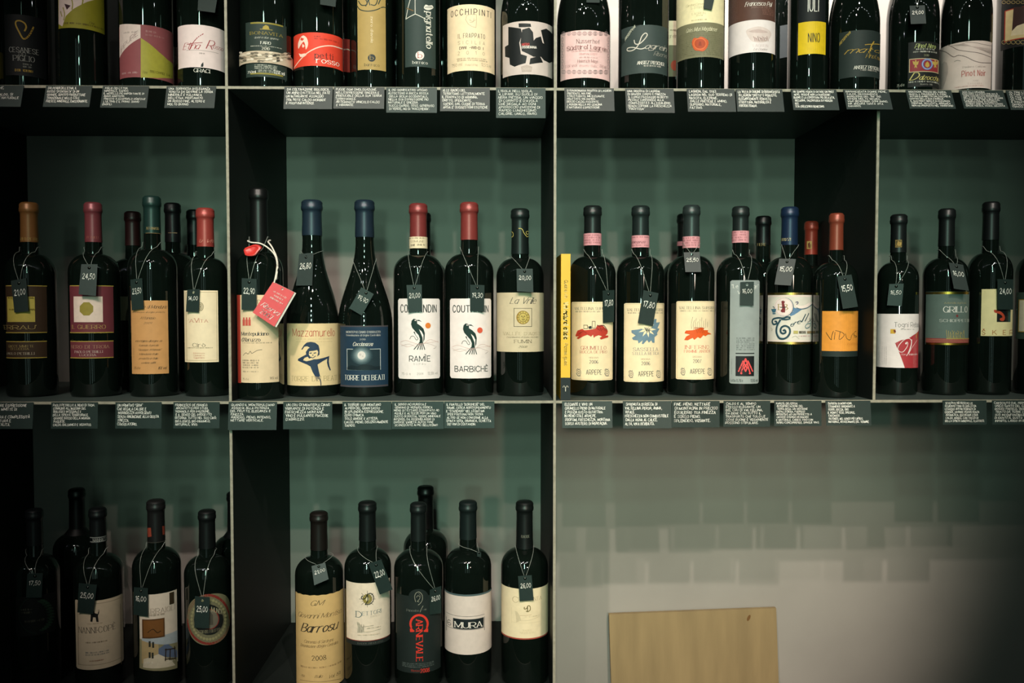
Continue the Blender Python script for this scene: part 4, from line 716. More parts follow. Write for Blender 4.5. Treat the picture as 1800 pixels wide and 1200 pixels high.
L.poly([(545, 400), (600, 420), (690, 440), (560, 530), (500, 555), (480, 540), (540, 470)], '5c7c9c').poly([(575, 340), (620, 370), (720, 370), (800, 330), (875, 300), (875, 350), (780, 400), (680, 425), (600, 405)], 'e8d4cc', 2).line([(600, 410), (690, 430), (790, 405), (870, 345)], 16, '4c6474').line([(585, 310), (620, 305), (625, 330), (600, 345)], 14, '4c4464')
L.line([(490, 580), (440, 570), (370, 590), (280, 585), (200, 605), (180, 650), (200, 695), (245, 690), (255, 655), (225, 645)], 30, c_).line([(490, 600), (420, 615), (340, 610)], 26, c_).line([(320, 620), (265, 720), (250, 830), (290, 930), (360, 955), (440, 920), (485, 840), (470, 760), (400, 725), (335, 760), (325, 830), (365, 860), (410, 840), (395, 800), (370, 810)], 32, c_).line([(330, 640), (285, 740), (272, 830), (305, 910), (360, 935)], 9, 'a8bcc0')
L.t('e', 485, 655, 560, 735, 'bscript', c_).t('r', 545, 630, 620, 715, 'bscript', c_).t('e', 605, 605, 680, 690, 'bscript', c_).t('l', 690, 520, 740, 655, 'bscript', c_).t('l', 745, 505, 795, 640, 'bscript', c_).t('y', 790, 560, 865, 640, 'bscript', c_).line([(850, 640), (820, 740), (770, 765), (750, 735), (780, 690), (830, 680)], 14, '5c7880')
L.rect(545, 810, 625, 862, 'b0a464').rect(640, 815, 760, 858, '5c564c').rect(780, 815, 870, 858, '8f7a5c').t('IZZI', 690, 822, 755, 850, 'serif', 'd0c8bc').micro(620, 895, 850, 925, 'c48c94').line([(160, 760), (190, 790), (160, 810)], 5, 'b0a898').line([(520, 930), (580, 900), (640, 950)], 5, 'b0a898')
tag(b, '15,00', [(136, 312), (216, 314), (192, 441), (113, 436)], 'pale-lit slate price tag reading 15,00 below the blue capsule', crop=M8, lean=.36, knot=.80)
b = Bottle('bottle with an orange label of scratchy black capitals under a red capsule', 1468, 82, 'mid', 375, cap='863e2c', capw=28, cap_y=439, depth=.055)
b.neckprint(M8, lambda p: p.t('F', 362, 208, 374, 228, 'script', 'c48c58'))
L = b.label(D5, 130, 228, 665, 915, '1c2826'); L.rect(130, 228, 665, 832, 'e0923a').line([(190, 550), (265, 660), (275, 600), (300, 530)], 9, '33341c').line([(325, 545), (312, 655)], 8, '33341c', 0).line([(330, 520), (420, 545), (462, 585), (420, 640), (385, 648), (400, 540)], 8, '33341c').line([(480, 570), (500, 640), (550, 660), (575, 590), (600, 560)], 7, '33341c').line([(640, 530), (610, 550), (615, 615), (650, 610), (600, 585)], 7, '33341c').t('BARBERA', 505, 705, 668, 738, 'lserif', 'b86c28')
tag(b, '15,50', [(413, 397), (482, 388), (513, 542), (441, 553)], 'tilted slate price tag reading 15,50 above the orange label', crop=M8, lean=.12)
b = Bottle('bottle with a white label cut by a crimson corner and gold emblem', 1577, 78, 'mid', 377, cap='161a1a', capw=32, cap_y=443)
b.neckprint(M9, lambda p: p.rect(147, 222, 178, 258, '8f7440').rect(150, 225, 175, 255, '1c1a14').poly([(152, 250), (160, 228), (176, 235), (172, 252)], 'b8924c'))
L = b.label(D5, 955, 270, 1600, 1082, 'ecdcda'); L.poly([(1228, 710), (1320, 665), (1420, 645), (1500, 590), (1585, 505), (1598, 500), (1590, 800), (1575, 1078), (1375, 1084), (1310, 900)], 'b0383e')
L.t('Togni Rebaioli', 1218, 398, 1625, 470, 'thin', '4c4844').micro(1300, 498, 1525, 520, '8a7a78').rect(1160, 500, 1235, 568, 'd8a83c').poly([(1205, 510), (1235, 512), (1245, 545), (1215, 555)], '7a3c30').line([(1560, 560), (1545, 600), (1555, 640)], 16, 'c4923c')
L.line([(1385, 720), (1405, 695), (1420, 715), (1405, 770), (1350, 840), (1300, 840), (1270, 800), (1290, 740), (1360, 665), (1440, 640), (1475, 690), (1460, 760), (1420, 870), (1400, 900)], 9, 'ecdcda').line([(1475, 660), (1470, 740), (1430, 860)], 17, 'ecdcda').line([(1430, 870), (1480, 780), (1560, 660)], 6, 'ecdcda').ell(1393, 715, 14, 14, 'ecdcda').t('San', 1310, 868, 1395, 892, 'script', 'ecdcda').t('Valentino', 1425, 866, 1560, 892, 'bscript', 'ecdcda')
for x in (975, 1000, 1035, 1070, 1100): [L.micro(x, y_, x + 14, y_ + 12, '8a8284') for y_ in range(760, 1030, 15)]
L.micro(975, 370, 1010, 450, '9c9496', 5)
tag(b, '16,50', [(118, 434), (187, 432), (178, 540), (107, 536)], 'slate price tag reading 16,50 on the white and crimson label', crop=M9)
b = Bottle('bottle with a grey-green label, white capitals and golden grass sketch', 1661, 87, 'mid', 367, cap='141818', capw=33, cap_y=432)
L = b.label(D6, 68, 205, 765, 1072, '5c6a64'); L.rect(68, 208, 765, 248, 'b08c3c', 1).rect(68, 1040, 765, 1072, 'b08c3c', 1).rect(68, 965, 765, 1040, '8c4440').rect(68, 985, 765, 990, 'b87c5c').rect(68, 1010, 765, 1015, 'b87c5c').rect(400, 965, 765, 975, 'b09a4c')
L.t('Azienda Agricola', 370, 375, 715, 402, 'serif', 'a89a70').t('GRILLO', 358, 450, 735, 540, 'serif', 'e8e0d8').ell(575, 600, 18, 22, '7a3434').t('SCHIOPPETTINO', 292, 655, 800, 698, 'serif', 'd8d4cc')
for i in range(16): x = 415 + i * 18; L.line([(x, 965), (x + (i % 3) * 10 - 8, 900), (x + ((i * 7) % 5) * 8 - 12, 830 + (i * 13) % 60)], 6, 'b8a058')
tag(b, '16,00', [(403, 330), (472, 342), (500, 466), (428, 456)], 'pale-lit slate price tag reading 16,00 on the grass sketch label', crop=M9, lean=.36, knot=.78)
b = Bottle('tall bottle with pale yellow label cut by a black square and red comma', 1738, 86, 'mid', 355, cap='121516', capw=34, cap_y=421)
L = b.label(D6, 968, 165, 1475, 928, 'e6d6a2'); L.rect(1222, 350, 1432, 700, '0e1214').rect(1405, 505, 1440, 698, '33524c').poly([(1175, 502), (1230, 508), (1300, 540), (1345, 600), (1345, 660), (1310, 685), (1270, 670), (1270, 640), (1310, 625), (1290, 585), (1230, 558), (1180, 545)], 'b8462c', 2)
for i, (ch, x) in enumerate(zip('ŠKERK', (985, 1152, 1320, 1425, 1500))): L.t(ch, x, 832, x + 45 + (20 if ch == 'K' else 0), 905, 'sans', 'a8602c') if x < 1450 else 0
L.t('T', 1015, 195, 1040, 235, 'thin', 'c8b888').t('E', 1185, 195, 1205, 235, 'thin', 'c8b888')
tag(b, '24,00', [(637, 410), (712, 412), (711, 557), (638, 556)], 'slate price tag reading 24,00 on the pale yellow label', crop=M9)
b = Bottle('bottle with a marbled green border around a cream gold-framed label', 1822, 84, 'mid', 362, cap='141616', capw=33, cap_y=432)
L = b.label(D6, 1535, 215, 2200, 980, '3c4c42')
for i in range(40): L.ell(1545 + (i * 83) % 600, 225 + (i * 137) % 740, 9, 12, random.choice(['7a8474', '5c6a5c', '24322c']), 7)
L.rect(1580, 330, 2160, 868, 'b08c3c').rect(1592, 345, 2150, 855, 'e4d4bc')
# ================================================================ lower shelf
b = Bottle('black bottle with a dim olive-wreath emblem on its dark label', 64, 90, 'low', 894, cap='14181a', capw=32, cap_y=960)
L = b.label(B1, 95, 690, 325, 920, '0c0f0e')
for i in range(13):
    a = R(-70 + i * 11); x, y = 212 + 85 * math.cos(a), 800 + 92 * math.sin(a); L.ell(x + 8, y, 15, 6, '2c4434', 8).ell(x - 8, y + 8, 14, 6, '24382c', 8)
L.ring(212, 800, 98, 108, 5, '1c2c24', 30, 90, 280).micro(120, 765, 190, 800, '5c5a4c', 2).micro(140, 830, 260, 850, '4c4a40')
tag(b, '17,50', [(160, 560), (250, 556), (244, 700), (152, 700)], 'slate price tag reading 17,50 on the olive-wreath bottle', crop=B1)
b = Bottle('tall black bottle behind the bottle with the centaur-like mark', 139, 88, 'low', 858, cap='0c0e0e', capw=31, cap_y=940, depth=.21)
b = Bottle('bottle with a tall cream label and black centaur-like mark', 175, 90, 'low', 892, cap='121516', capw=33, cap_y=955)
b.neckprint(B1, lambda p: p.rect(528, 345, 634, 350, '8a8c88').rect(528, 370, 634, 375, '8a8c88').t('NANNI·COPÈ', 545, 350, 660, 368, 'serif', '9c9e98'))
L = b.label(B1, 445, 715, 722, 1118, 'd2bda2', corner=.002); L.frame(458, 732, 708, 1092, 2.5, '8f7c64')
L.poly([(530, 840), (532, 800), (540, 790), (535, 772), (548, 768), (555, 790), (572, 795), (580, 772), (565, 774), (582, 770), (580, 790), (574, 805), (578, 842), (565, 842), (560, 815), (545, 815), (542, 842)], '1c1a18').t('NANNI·COPÈ', 464, 872, 676, 905, 'lserif', '33302c').micro(510, 850, 605, 858, '9c8870').micro(500, 958, 630, 970, '7a6854').micro(498, 1016, 645, 1042, '8a8880', 2).micro(522, 1066, 612, 1076, '9c6a54')
tag(b, '25,00', [(462, 615), (568, 625), (545, 797), (452, 786)], 'slate price tag reading 25,00 on the centaur-like mark label', crop=B1)
b = Bottle('bottle with a cream label of painted houses under a copper square', 277, 88, 'low', 878, cap='1c1c1c', capw=34, cap_y=953)
b.neckprint(B2, lambda p: p.poly([(198, 292), (218, 290), (222, 342), (200, 346)], '8c3c2c').poly([(284, 282), (298, 278), (300, 330), (286, 332)], '8c3c2c').rect(195, 376, 300, 380, '3c3a34'))
L = b.label(B2, 152, 678, 372, 1108, 'd8c8b6'); L.poly([(152, 940), (372, 930), (372, 1112), (152, 1112)], '8a8464').poly([(165, 950), (262, 945), (262, 1075), (165, 1085)], 'b09a70').poly([(262, 1000), (310, 965), (355, 1000), (372, 1010), (372, 1050), (262, 1040)], '5c6a84').poly([(175, 1060), (262, 1030), (330, 1060), (360, 1095), (172, 1108)], 'd0c4ac').poly([(165, 930), (372, 890), (372, 960), (300, 975), (165, 950)], 'a8b0b4')
for x, y in ((205, 955), (205, 1020), (225, 960), (222, 1022)): L.rect(x, y, x + 12, y + 34, '33342c')
for pts in ([(300, 1005), (360, 995)], [(305, 1000), (302, 1070)], [(355, 985), (360, 1060)], [(330, 1000), (328, 1065)], [(300, 1060), (362, 1055)]): L.line(pts, 6, '33281c', 0)
L.rect(168, 826, 298, 938, '5c3c20').rect(176, 834, 290, 930, '7a5028').line([(200, 905), (230, 885), (255, 905), (275, 895)], 5, '3c2814').rect(325, 668, 352, 738, '3c3020').t('TERRAIOLI', 168, 762, 355, 790, 'lserif', '9c8a7c').micro(205, 796, 302, 812, 'a89684').micro(180, 1076, 235, 1092, 'dcd4c4').micro(300, 1070, 360, 1086, 'dcd4c4')
tag(b, '16,00', [(118, 640), (200, 645), (200, 812), (115, 800)], 'slate price tag reading 16,00 on the painted houses label', crop=B2)
b = Bottle('dark bottle mostly hidden behind the divider beside the round medallion label', 416, 82, 'low', 864, cap='0c0e0e', capw=31, cap_y=945, depth=.20)
b = Bottle('bottle with a round red-rimmed medallion label', 366, 84, 'low', 896, cap='101313', capw=32, cap_y=965)
uv, pos = b.surf(); L = b.label(B2, 432, 680, 684, 978, '6e6a50', corner=.037)
L.ring(556, 828, 122, 142, 14, '7c2c26', 40).ring(556, 828, 98, 116, 5, '8a8258', 30)
for i in range(34): a = 6.2832 * i / 34; L.ell(556 + 98 * math.cos(a), 828 + 116 * math.sin(a), 8, 9, '8f8a64', 6)
L.ell(556, 828, 84, 90, '1a1c1a').ell(560, 825, 54, 58, '6a6456').ring(560, 825, 54, 58, 5, '7c2c26').poly([(545, 860), (548, 800), (565, 780), (580, 800), (582, 858)], '4c483e').t('MUNDI', 572, 748, 628, 775, 'serif', '9c9678', slope=-.5).t('RE', 466, 790, 486, 805, 'serif', '8a8468').t('SAGGIO DEL FOLLETTO', 488, 888, 622, 906, 'serif', '8a8468')
tag(b, '25,00', [(476, 692), (562, 698), (558, 882), (472, 876)], 'slate price tag reading 25,00 on the round medallion label', crop=B2)
b = Bottle('bottle with a very tall kraft label in brown italic script', 562, 87, 'low', 899, cap='1a1613', capw=33, cap_y=968)
L = b.label(D7, 72, 170, 640, 1260, 'd2ad74', wavy=.0007); k = '3c3226'
L.t('G.M', 235, 235, 395, 292, 'script', k).t('Giovanni Montisci', 95, 385, 600, 440, 'script', '6a5438').t('Barrosu', 130, 508, 560, 605, 'bscript', k).t('Cannonau di Sardegna', 165, 700, 505, 735, 'script', '7a6040').t('Denominazione d\'Origine Controllata', 125, 752, 560, 785, 'script', '7a6040').t('2008', 258, 880, 420, 935, 'serif', '4c3c2a')
L.micro(120, 1010, 600, 1040, '8a6c48').t('750', 130, 1100, 172, 1125, 'script', '6a5438').t('Italia', 285, 1105, 380, 1138, 'script', '6a5438').t('Vol. 15%', 445, 1090, 590, 1125, 'script', '6a5438').line([(120, 1160), (240, 1180), (400, 1182), (590, 1150)], 4, '8a6c48')
tag(b, '21,00', [(192, 515), (272, 495), (292, 592), (208, 628)], 'pale-lit slate price tag reading 21,00 above the kraft label', crop=B3, lean=.36, knot=.74)
b = Bottle('bottle with a cream label, compass-star initial and small landscape etching', 647, 84, 'low', 881, cap='121716', capw=33, cap_y=952)
L = b.label(D7, 662, 35, 1165, 760, '1e2422'); L.rect(662, 30, 1168, 702, 'e6d2bc').rect(662, 703, 1165, 710, '8c3c34').ell(905, 215, 55, 58, '8f8044').ell(905, 215, 20, 24, 'd8c8a4')
for i in range(16): a = 6.2832 * i / 16; q_ = 95 if i % 2 == 0 else 68; L.line([(905 + 52 * math.cos(a), 215 + 55 * math.sin(a)), (905 + q_ * math.cos(a), 215 + q_ * math.sin(a))], 4, '4c4438', 0)
L.line([(850, 175), (835, 200), (850, 215), (885, 205), (905, 160), (950, 150), (978, 190), (970, 240), (930, 275), (880, 278)], 9, '24241f').line([(905, 165), (912, 225), (885, 275)], 10, '24241f').t('D', 776, 360, 840, 428, 'serif', '4c6468').t('ETTORI', 845, 360, 1062, 402, 'serif', '7c8484', slope=.06).t('BIANCO', 945, 402, 1045, 422, 'lserif', 'b0a494')
L.poly([(785, 480), (810, 490), (835, 530), (860, 545), (870, 600), (790, 608), (795, 545)], 'b8ac98').line([(840, 540), (900, 535), (975, 522)], 4, 'a09480').line([(870, 600), (960, 592), (1060, 560)], 5, 'c4b49c').micro(890, 545, 1065, 565, 'a89c88').micro(790, 630, 1050, 650, 'c4b49c')
for i in range(14): L.line([(790 + (i * 23) % 70, 500 + (i * 37) % 95), (798 + (i * 23) % 70, 515 + (i * 37) % 95)], 5, '8a8270', 0)
L.t('BADDE NIGOLOSU', 795, 722, 1080, 740, 'serif', '6a6a62')
tag(b, '22,00', [(525, 502), (600, 476), (668, 652), (592, 682)], 'tilted slate price tag reading 22,00 beside the compass-star initial', crop=B3, lean=.1, knot=.745)
b = Bottle('tall dark bottle behind the red vertical-lettering label bottle', 749, 80, 'low', 854, cap='0c0e0e', capw=30, cap_y=930, depth=.20)
b = Bottle('bottle with a black label and large red vertical lettering', 736, 88, 'low', 883, cap='151b1a', capw=30, cap_y=952)
L = b.label(D8, 50, 175, 540, 1045, '1a2220'); L.ell(292, 175, 110, 80, '1a2220', 26)
L.line([(262, 240), (250, 190), (262, 145), (300, 128), (335, 165), (335, 220), (310, 260), (290, 275)], 6, '8f8c7c').line([(270, 190), (285, 170), (310, 185), (300, 215), (280, 235), (300, 240)], 5, '8f8c7c').line([(295, 140), (320, 180)], 4, '6a685c').t('Panevino', 160, 325, 300, 350, 'serif', '6a6c64').line([(345, 285), (325, 320), (312, 355)], 5, '8f8c7c').micro(335, 320, 400, 345, '6a6c64')
RD = 'd8382a'
L.ring(300, 488, 96, 98, 24, RD, 24, 160, 380).ring(300, 488, 99, 101, 14, RD, 30, 125, 415).poly([(198, 540), (215, 545), (245, 578), (200, 580)], RD).poly([(402, 540), (385, 545), (355, 578), (400, 580)], RD).t('ARNEVALE', 268, 440, 340, 912, 'bserif', RD, rot=-1).micro(110, 935, 470, 990, '5c6460', 3).t('Rosso', 215, 1004, 310, 1028, 'serif', 'a8382c').t('2008', 318, 992, 415, 1036, 'bserif', 'c83428')
tag(b, '26,00', [(252, 655), (318, 632), (318, 790), (250, 800)], 'dark slate price tag reading 26,00 on the black label bottle', crop=B4, knot=.75)
b = Bottle('bottle with a plain wide white label and black nameplate in its middle', 823, 84, 'low', 880, cap='16201f', capw=33, cap_y=949)
L = b.label(D8, 588, 165, 1118, 838, 'd4c2b8'); b.label(D8, 588, 158, 1118, 178, '4c5c5e', name='label_band', lift=.0005); L.frame(610, 405, 1038, 560, 4, '33383a').rect(686, 438, 1028, 552, '182022').t('6', 622, 442, 658, 498, 'sans', '33302e').t('MURA', 706, 474, 1008, 536, 'bserif', 'e6dcd2')
tag(b, '', [(528, 432), (552, 434), (552, 462), (530, 460)], 'small dark tag turned edgeways at the neck of the nameplate label bottle', crop=B4, lean=.3, knot=.76)
b = Bottle('bottle with a cream wraparound label and gold initial over faint etching', 922, 85, 'low', 880, cap='101514', capw=32, cap_y=965)
b.neckprint(B4, lambda p: p.t('BADDE', 788, 335, 836, 350, 'serif', '6a6c60'))
L = b.label(D8, 1232, 95, 1766, 665, 'e2cfac'); L.rect(1232, 652, 1766, 667, '9c4438').t('C', 1360, 182, 1418, 245, 'lserif', '9a8666').t('HIMBANTA', 1425, 190, 1680, 232, 'lserif', '9a8666').line([(1490, 300), (1490, 320), (1515, 315), (1530, 285), (1552, 290), (1555, 330), (1530, 350), (1510, 345)], 9, '6a5c30').line([(1525, 290), (1525, 345)], 9, '4c4424')
L.poly([(1385, 340), (1410, 350), (1440, 400), (1455, 450), (1400, 472), (1395, 400)], 'c9b898').line([(1440, 395), (1570, 385)], 5, 'c0a888').line([(1450, 455), (1560, 445), (1655, 405)], 6, 'd0bd9a').micro(1490, 400, 1660, 420, 'b8a688').rect(1345, 300, 1348, 480, 'd0bd9a').rect(1345, 478, 1660, 481, 'd0bd9a').t('BADDE', 1475, 552, 1575, 570, 'lserif', 'b8a484').t('NIGOLOSU', 1442, 580, 1608, 598, 'lserif', 'b8a484')
tag(b, '26,00', [(768, 574), (848, 568), (860, 715), (778, 722)], 'slate price tag reading 26,00 on the cream wraparound label', crop=B4, knot=.75)
# ================================================================ handwritten cards
def card(row, x0, x1, h, skew, lines, label, dark=0, xb0=None, xb1=None, lh=None):
    zt = SZ[row] + T * .6; y_px = project(Vector((hit_y((x0 + x1) / 2, 160 if row == 'top' else 705, 0).x, 0, zt)))[1]
    y = -.0012; z1 = h * (CD) / F
    xa, xb_ = hit_y(x0, y_px, y).x, hit_y(x1, y_px, y).x
    out = skew * z1; zl = zt - z1 * math.cos(math.asin(min(.9, skew)))
    Q = [Vector((xa, y, zt)), Vector((xb_, y, zt)), Vector((xb_, y - out, zl)), Vector((xa, y - out, zl))]
    o0 = Q[0].copy(); Q = [q - o0 for q in Q]; N = (Q[3] - Q[0]).cross(Q[1] - Q[0]).normalized()
    if N.y > 0: N = -N
    root = thing('handwritten_card', label, 'card', o0, 'handwritten cards along the %s shelf edge' % ('upper' if row == 'top' else 'middle'))
    bl = lambda s_, t_, l: (Q[0] * (1 - s_) * (1 - t_) + Q[1] * s_ * (1 - t_) + Q[2] * s_ * t_ + Q[3] * (1 - s_) * t_) + N * l
    slab_with_hole('card_sheet', bl, root, 1, 1, th=.0005, hole=False)
    pr = Print(lambda a, b_: (a, -b_), lambda u_, v_, l: bl(u_, -v_, l), lift=.0003)
    n = len(lines); pitch = min(.155, .86 / n) if not lh else lh; wid = max(strokes(s_, 'hand')[1] for s_ in lines); asp = (x1 - x0) / h
    for i, s_ in enumerate(lines):
        st, W_, (tk, tn, shr, se, gp) = strokes(s_, 'hand', .10, 2)
        kx = min(.89 / wid, pitch * .74 / asp * 1.35); ky = pitch * .66; yb_ = .07 + i * pitch + ky; xs = .05 + random.uniform(-.01, .015)
        for q, cur in st:
            qq = [((xs + a * kx) , -(yb_ - b_ * ky)) for a, b_ in q]
            # ribbon in card metric space so that stroke width is even
            for (ax, ay), (bx_, by_) in zip(qq, qq[1:]):
                dx, dy = (bx_ - ax) * asp, by_ - ay; L_ = math.hypot(dx, dy)
                if L_ < 1e-6: continue
                hw = pitch * .044; nx, ny = -dy / L_ * hw / asp, dx / L_ * hw; ex, ey = dx / L_ * hw * .5 / asp, dy / L_ * hw * .5
                pr.face([(ax - ex + nx, ay - ey + ny), (ax - ex - nx, ay - ey - ny), (bx_ + ex - nx, by_ + ey - ny), (bx_ + ex + nx, by_ + ey + ny)], CHALK)
    pr.build('handwriting', root)
S_ = .30
card('top', -40, 42, 41, S_, ['VIGNE ANTICHE,', 'UN ROSSO', 'CHE NASCE CALDO, SI', 'APRE LENTO E NATURALE', 'E DOLCE'], 'handwritten card under the black label with gold heart scrawl')
card('top', 81, 162, 41, S_, ["DAI PENDII DELL'ETNA, IL", 'ROSSO "DI ENTRATA" DI UN', 'GRANDE, SENTITO PRODUTTORE', "TRADIZIONALE NELLO STILE.", 'FRESCO, MINERALE, EMOZIONANTE.'], 'handwritten card under the olive label with painted hillside')
card('top', 181, 262, 42, S_, ["FIGLIO DELL'ETNA.", 'MINERALE, SAPIDO.', "IL NERELLO PIÙ IMPORTANTE DI", 'ANNA MARTENS.', 'PRESTO A SCOPRIRLO OGNI DUE', "L'ULTIMO È IL PRIMO. SIAMO", 'ENOFILI.'], 'handwritten card under the label quartered white, mauve and olive')
card('top', 293, 380, 42, S_, ['UNA SORPRESA DI ELEGANZA', "VENUTA DA GIOVANE LA TERRA", "MINERALE E VULCANICA", "DELL'ETNA. PROFUMATO.", 'UN ROSSO FINE, ALTERO E', 'MOLTO BUONO.'], 'handwritten card under the white label signed in red script')
card('top', 500, 585, 41, .22, ['DA COLTIVAZIONE BIOLOGICA,', "UN ANNO D'ATTESA NEL FATE", "UN INTRIGANTE ASSAGGIO", 'TRA NOTE CALDO-MORBIDE', 'E PROFUMI INTENSI.'], 'handwritten card under the dark green label with stone strip')
card('top', 587, 676, 40, .22, ['FUGGE OGNI OMOLOGAZIONE.', "NELL'ESPRESSIONE SINCERA E", 'IRRIDUCIBILE DELLA SUA TERRA', 'TERRITORIALE.', 'ARTIGIANATO VINICOLO CALDO', 'E VIBRANTE.'], 'handwritten card under the vermilion sketch label')
card('top', 679, 768, 44, .05, ['IL PIÙ SIGNIFICATIVO VITIGNO', 'AUTOCTONO A BACCA ROSSA', 'DELLA SICILIA OCCIDENTALE,', 'NELLA SUA ESPRESSIONE PIÙ', 'NATURALE E SINCERA.', 'SUCCO SAPIDO, TESO, GENEROSO', 'DI VERDE, NO DI "MACCHERIA".'], 'handwritten card under the slate label with downward lettering')
card('top', 774, 861, 43, .18, ['ALLE RADICI DEL', 'TERRITORIO. LETTERALMENTE', 'IL FRAPPATO DI ARIANNA,', 'DRITTO, SFERZANTE,', 'SAPIDO, DAL CUORE DI TERRA', "ARSA E' SUGGESTIONI ESOTICHE"], 'handwritten card under the cream label of thin spaced capitals')
card('top', 872, 959, 52, .02, ["L'ISOLA NELL'ISOLA,", 'A LIPARI, SU SUOLO DI', 'NERA PIETRA, UN VIAGGIO', "DI CORINTO E D'AVOLA", 'CHE REGALA AD OGNI', 'APPROCCIO EMOZIONI DI', 'RAPIDO LUNGHISSIMO', 'CALORE, UNICO, RARO.'], 'large handwritten card under the cracked black shard label')
card('top', 992, 1079, 43, .26, ['STRAORDINARIA RISERVA DI LAGREIN', 'PRESENTE, MA FINE.', 'STRUTTURATO, MA ELEGANTE.', 'FRUTTATO, MA RAPIDO.', 'ROSSO CALDO, FUGGENTE.', 'LAGREIN NELLA PIÙ GENUINA', 'E NATURALE ESPRESSIONE.'], 'handwritten card under the pink lace-framed label')
card('top', 1099, 1184, 46, .26, ['UNA RISERVA DI LAGREIN', 'DI GRANDE CORPO E FINEZZA', 'IL LUNGO PASSAGGIO IN BOTTI', 'PICCOLE CONFERISCE ALLA', "COMPLESSITÀ E ALL'EQUILIBRIO", 'SENZA COPRIRE LA FRESCHEZZA', '"FRUTTOSA"'], 'handwritten card under the slate label in silver script')
card('top', 1207, 1291, 44, .28, ['LAGREIN, DAL 1783.', 'LAGREIN NEL SUO TERRENO DI', 'NASCITA, ELEZIONE,', 'DALLE PRETESE E AMPIO,', 'SUPERBO, NATURALE,', 'FATTIVO.'], 'handwritten card under the cream and tan wax seal label')
card('top', 1293, 1375, 44, S_, ['LA VISTA DI ORIGINE DI BIODIVERSITÀ', 'DI LAGREIN "DRITTO" E ROBUSTO,', 'ELEGANTEMENTE ROBUSTO,', 'STRUTTURA, NATURALITÀ E', 'FREDDISTRADA.'], 'handwritten card under the brown-over-white vineyard label')
card('top', 1390, 1470, 42, .36, ['HO SEMPRE PENSATO DI FARE UN PINOT', 'NERO, "PERCHÉ NON LA BORGOGNA",', 'BUONO. È LA COPERTURA PIÙ DELICATA,', 'BIZZARRA, TALENTUOSA DI FABRIZIO', 'IULI.', 'STA CRESCENDO BENISSIMO.'], 'handwritten card under the bright yellow square label')
card('top', 1482, 1562, 42, .42, ['RAPPRESENTA DONNE PIENE,', 'CALDA, DECISAMENTE', 'BORGOGNA DEL "RE" DEI', 'VITIGNI. MOLTO SICURO,', 'VINO BENISSIMO, OGNI ANNO,', 'MA ANCORA TANTA VITA', 'DAVANTI.'], 'handwritten card under the black label with golden brush script')
card('top', 1592, 1672, 40, .42, ['MONTAGNA, PRESSO DEL GARDA,', 'GIUSTO, IL PASSAGGIO E IL FUMO', 'AUTORI ELISABETTA DALZOCCHIO A', 'CENTRO DELLA SUA FAMIGLIA.', "IL SUO PINOT NERO È DI ELEGANZA", 'TRENTINA, VELLUTATA, ARMONICA', 'NON HA PROPOSTO NEL TERRITORIO'], 'handwritten card under the black red-crest label')
card('top', 1686, 1763, 40, .44, ['OGGI ALLA MEMORIA', 'GARFAGNA DA POCHI CHILI IN LÀ', 'VIGNA CON METODO BIODINAMICO', 'NELLA SUA VIGNA DI TUFO, GRANDE', "E LUNGA PACE. MAI SURMATURI,", 'FERMENTAZIONE IN CEMENTO', 'DI PINOT NOIR, DI FRUTTO CHIARO', 'SPEZIA FRESCA, VIVACE, DELICATA'], 'handwritten card under the grey-white hill contour label')
card('top', 1768, 1850, 41, .40, ['OLTRE LE TRADIZIONI', 'OLTRE I GUSTI', 'OLTRE LA MODA', 'OLTRE TUTTO', 'È PINOT NERO', 'GIOIELLO', 'TIPICO.'], 'handwritten card under the black label with red-framed picture')
card('mid', -30, 59, 46, .12, ['LA MIGLIORE ESPRESSIONE', "DI CACC'E MMITTE DI", 'LUCERA.', 'STRUTTURA E COMPLESSITÀ', 'NELLA NATURA E', "NELLA VITALITÀ."], 'handwritten card under the brown gold-speckled label')
card('mid', 90, 172, 46, .06, ['PAOLO PETRILLI E IL NERO DI TROIA.', "CONNUBIO ALL'INSEGNA DEL", 'BIOLOGICO INTEGRALE E', 'DELLA TIPICITÀ TERRITORIALE.', 'GRANDE ROSSO DELLA MURGIA', 'PUGLIESE.', 'CALDO, BALSAMICO E VIGOROSO.'], 'handwritten card under the maroon gold octagon label')
card('mid', 203, 284, 46, .06, ['UN PRIMITIVO "GIOIA"', 'CHE REGALA CALORE E', 'MORBIDEZZA AVVOLGENTI', 'SENZA RINUNCIARE ALLA GIUSTA', 'FINEZZA.', 'CONSOLATORIO.'], 'handwritten card under the peach script label')
card('mid', 305, 386, 46, .06, ['FRANCESCO DE FRANCO.', 'ARCHITETTO PER STUDI,', 'VIGNAIOLO PER PASSIONE,', 'È IL SENSO DEL PROGETTO', 'RITORNA TUTTO NEL SUO CIRÒ:', 'BIO-LOGICO, BIO-DINAMICO,', 'NATURALE, VIVO.'], 'handwritten card under the tall cream red-lettered label')
card('mid', 402, 487, 49, .14, ['QUANDO IL MONTEPULCIANO', 'ASSOCIA ALLA POTENZA', 'DEL FRUTTO, ELEGANZA E', 'FINEZZA.', 'RADIOSO, PIENO, INTENSO,', 'NETTARE VERTICALE.'], 'handwritten card under the tall bottle with red booklet', lh=.11)
card('mid', 498, 584, 48, .06, ['UN CRU DI MONTEPULCIANO', 'VIBRANTE DI POTENZA E', 'FRESCHEZZA MONTANE.', 'VINO E PULSANTE PIACERE', "D'ABRUZZO."], 'handwritten card under the blue jester label', lh=.13)
card('mid', 602, 688, 49, .06, ['IL TERROIR SUB-MONTANO', 'AI PIEDI DEL GRAN SASSO', 'IN SPLENDIDA ESPRESSIONE.', 'ZERO CHIMICA.', 'SOLO AMORE E ATTESA.', 'CALDO, PIENO, DELIZIOSAMENTE', 'SAPIDO.'], 'handwritten card under the navy moon label')
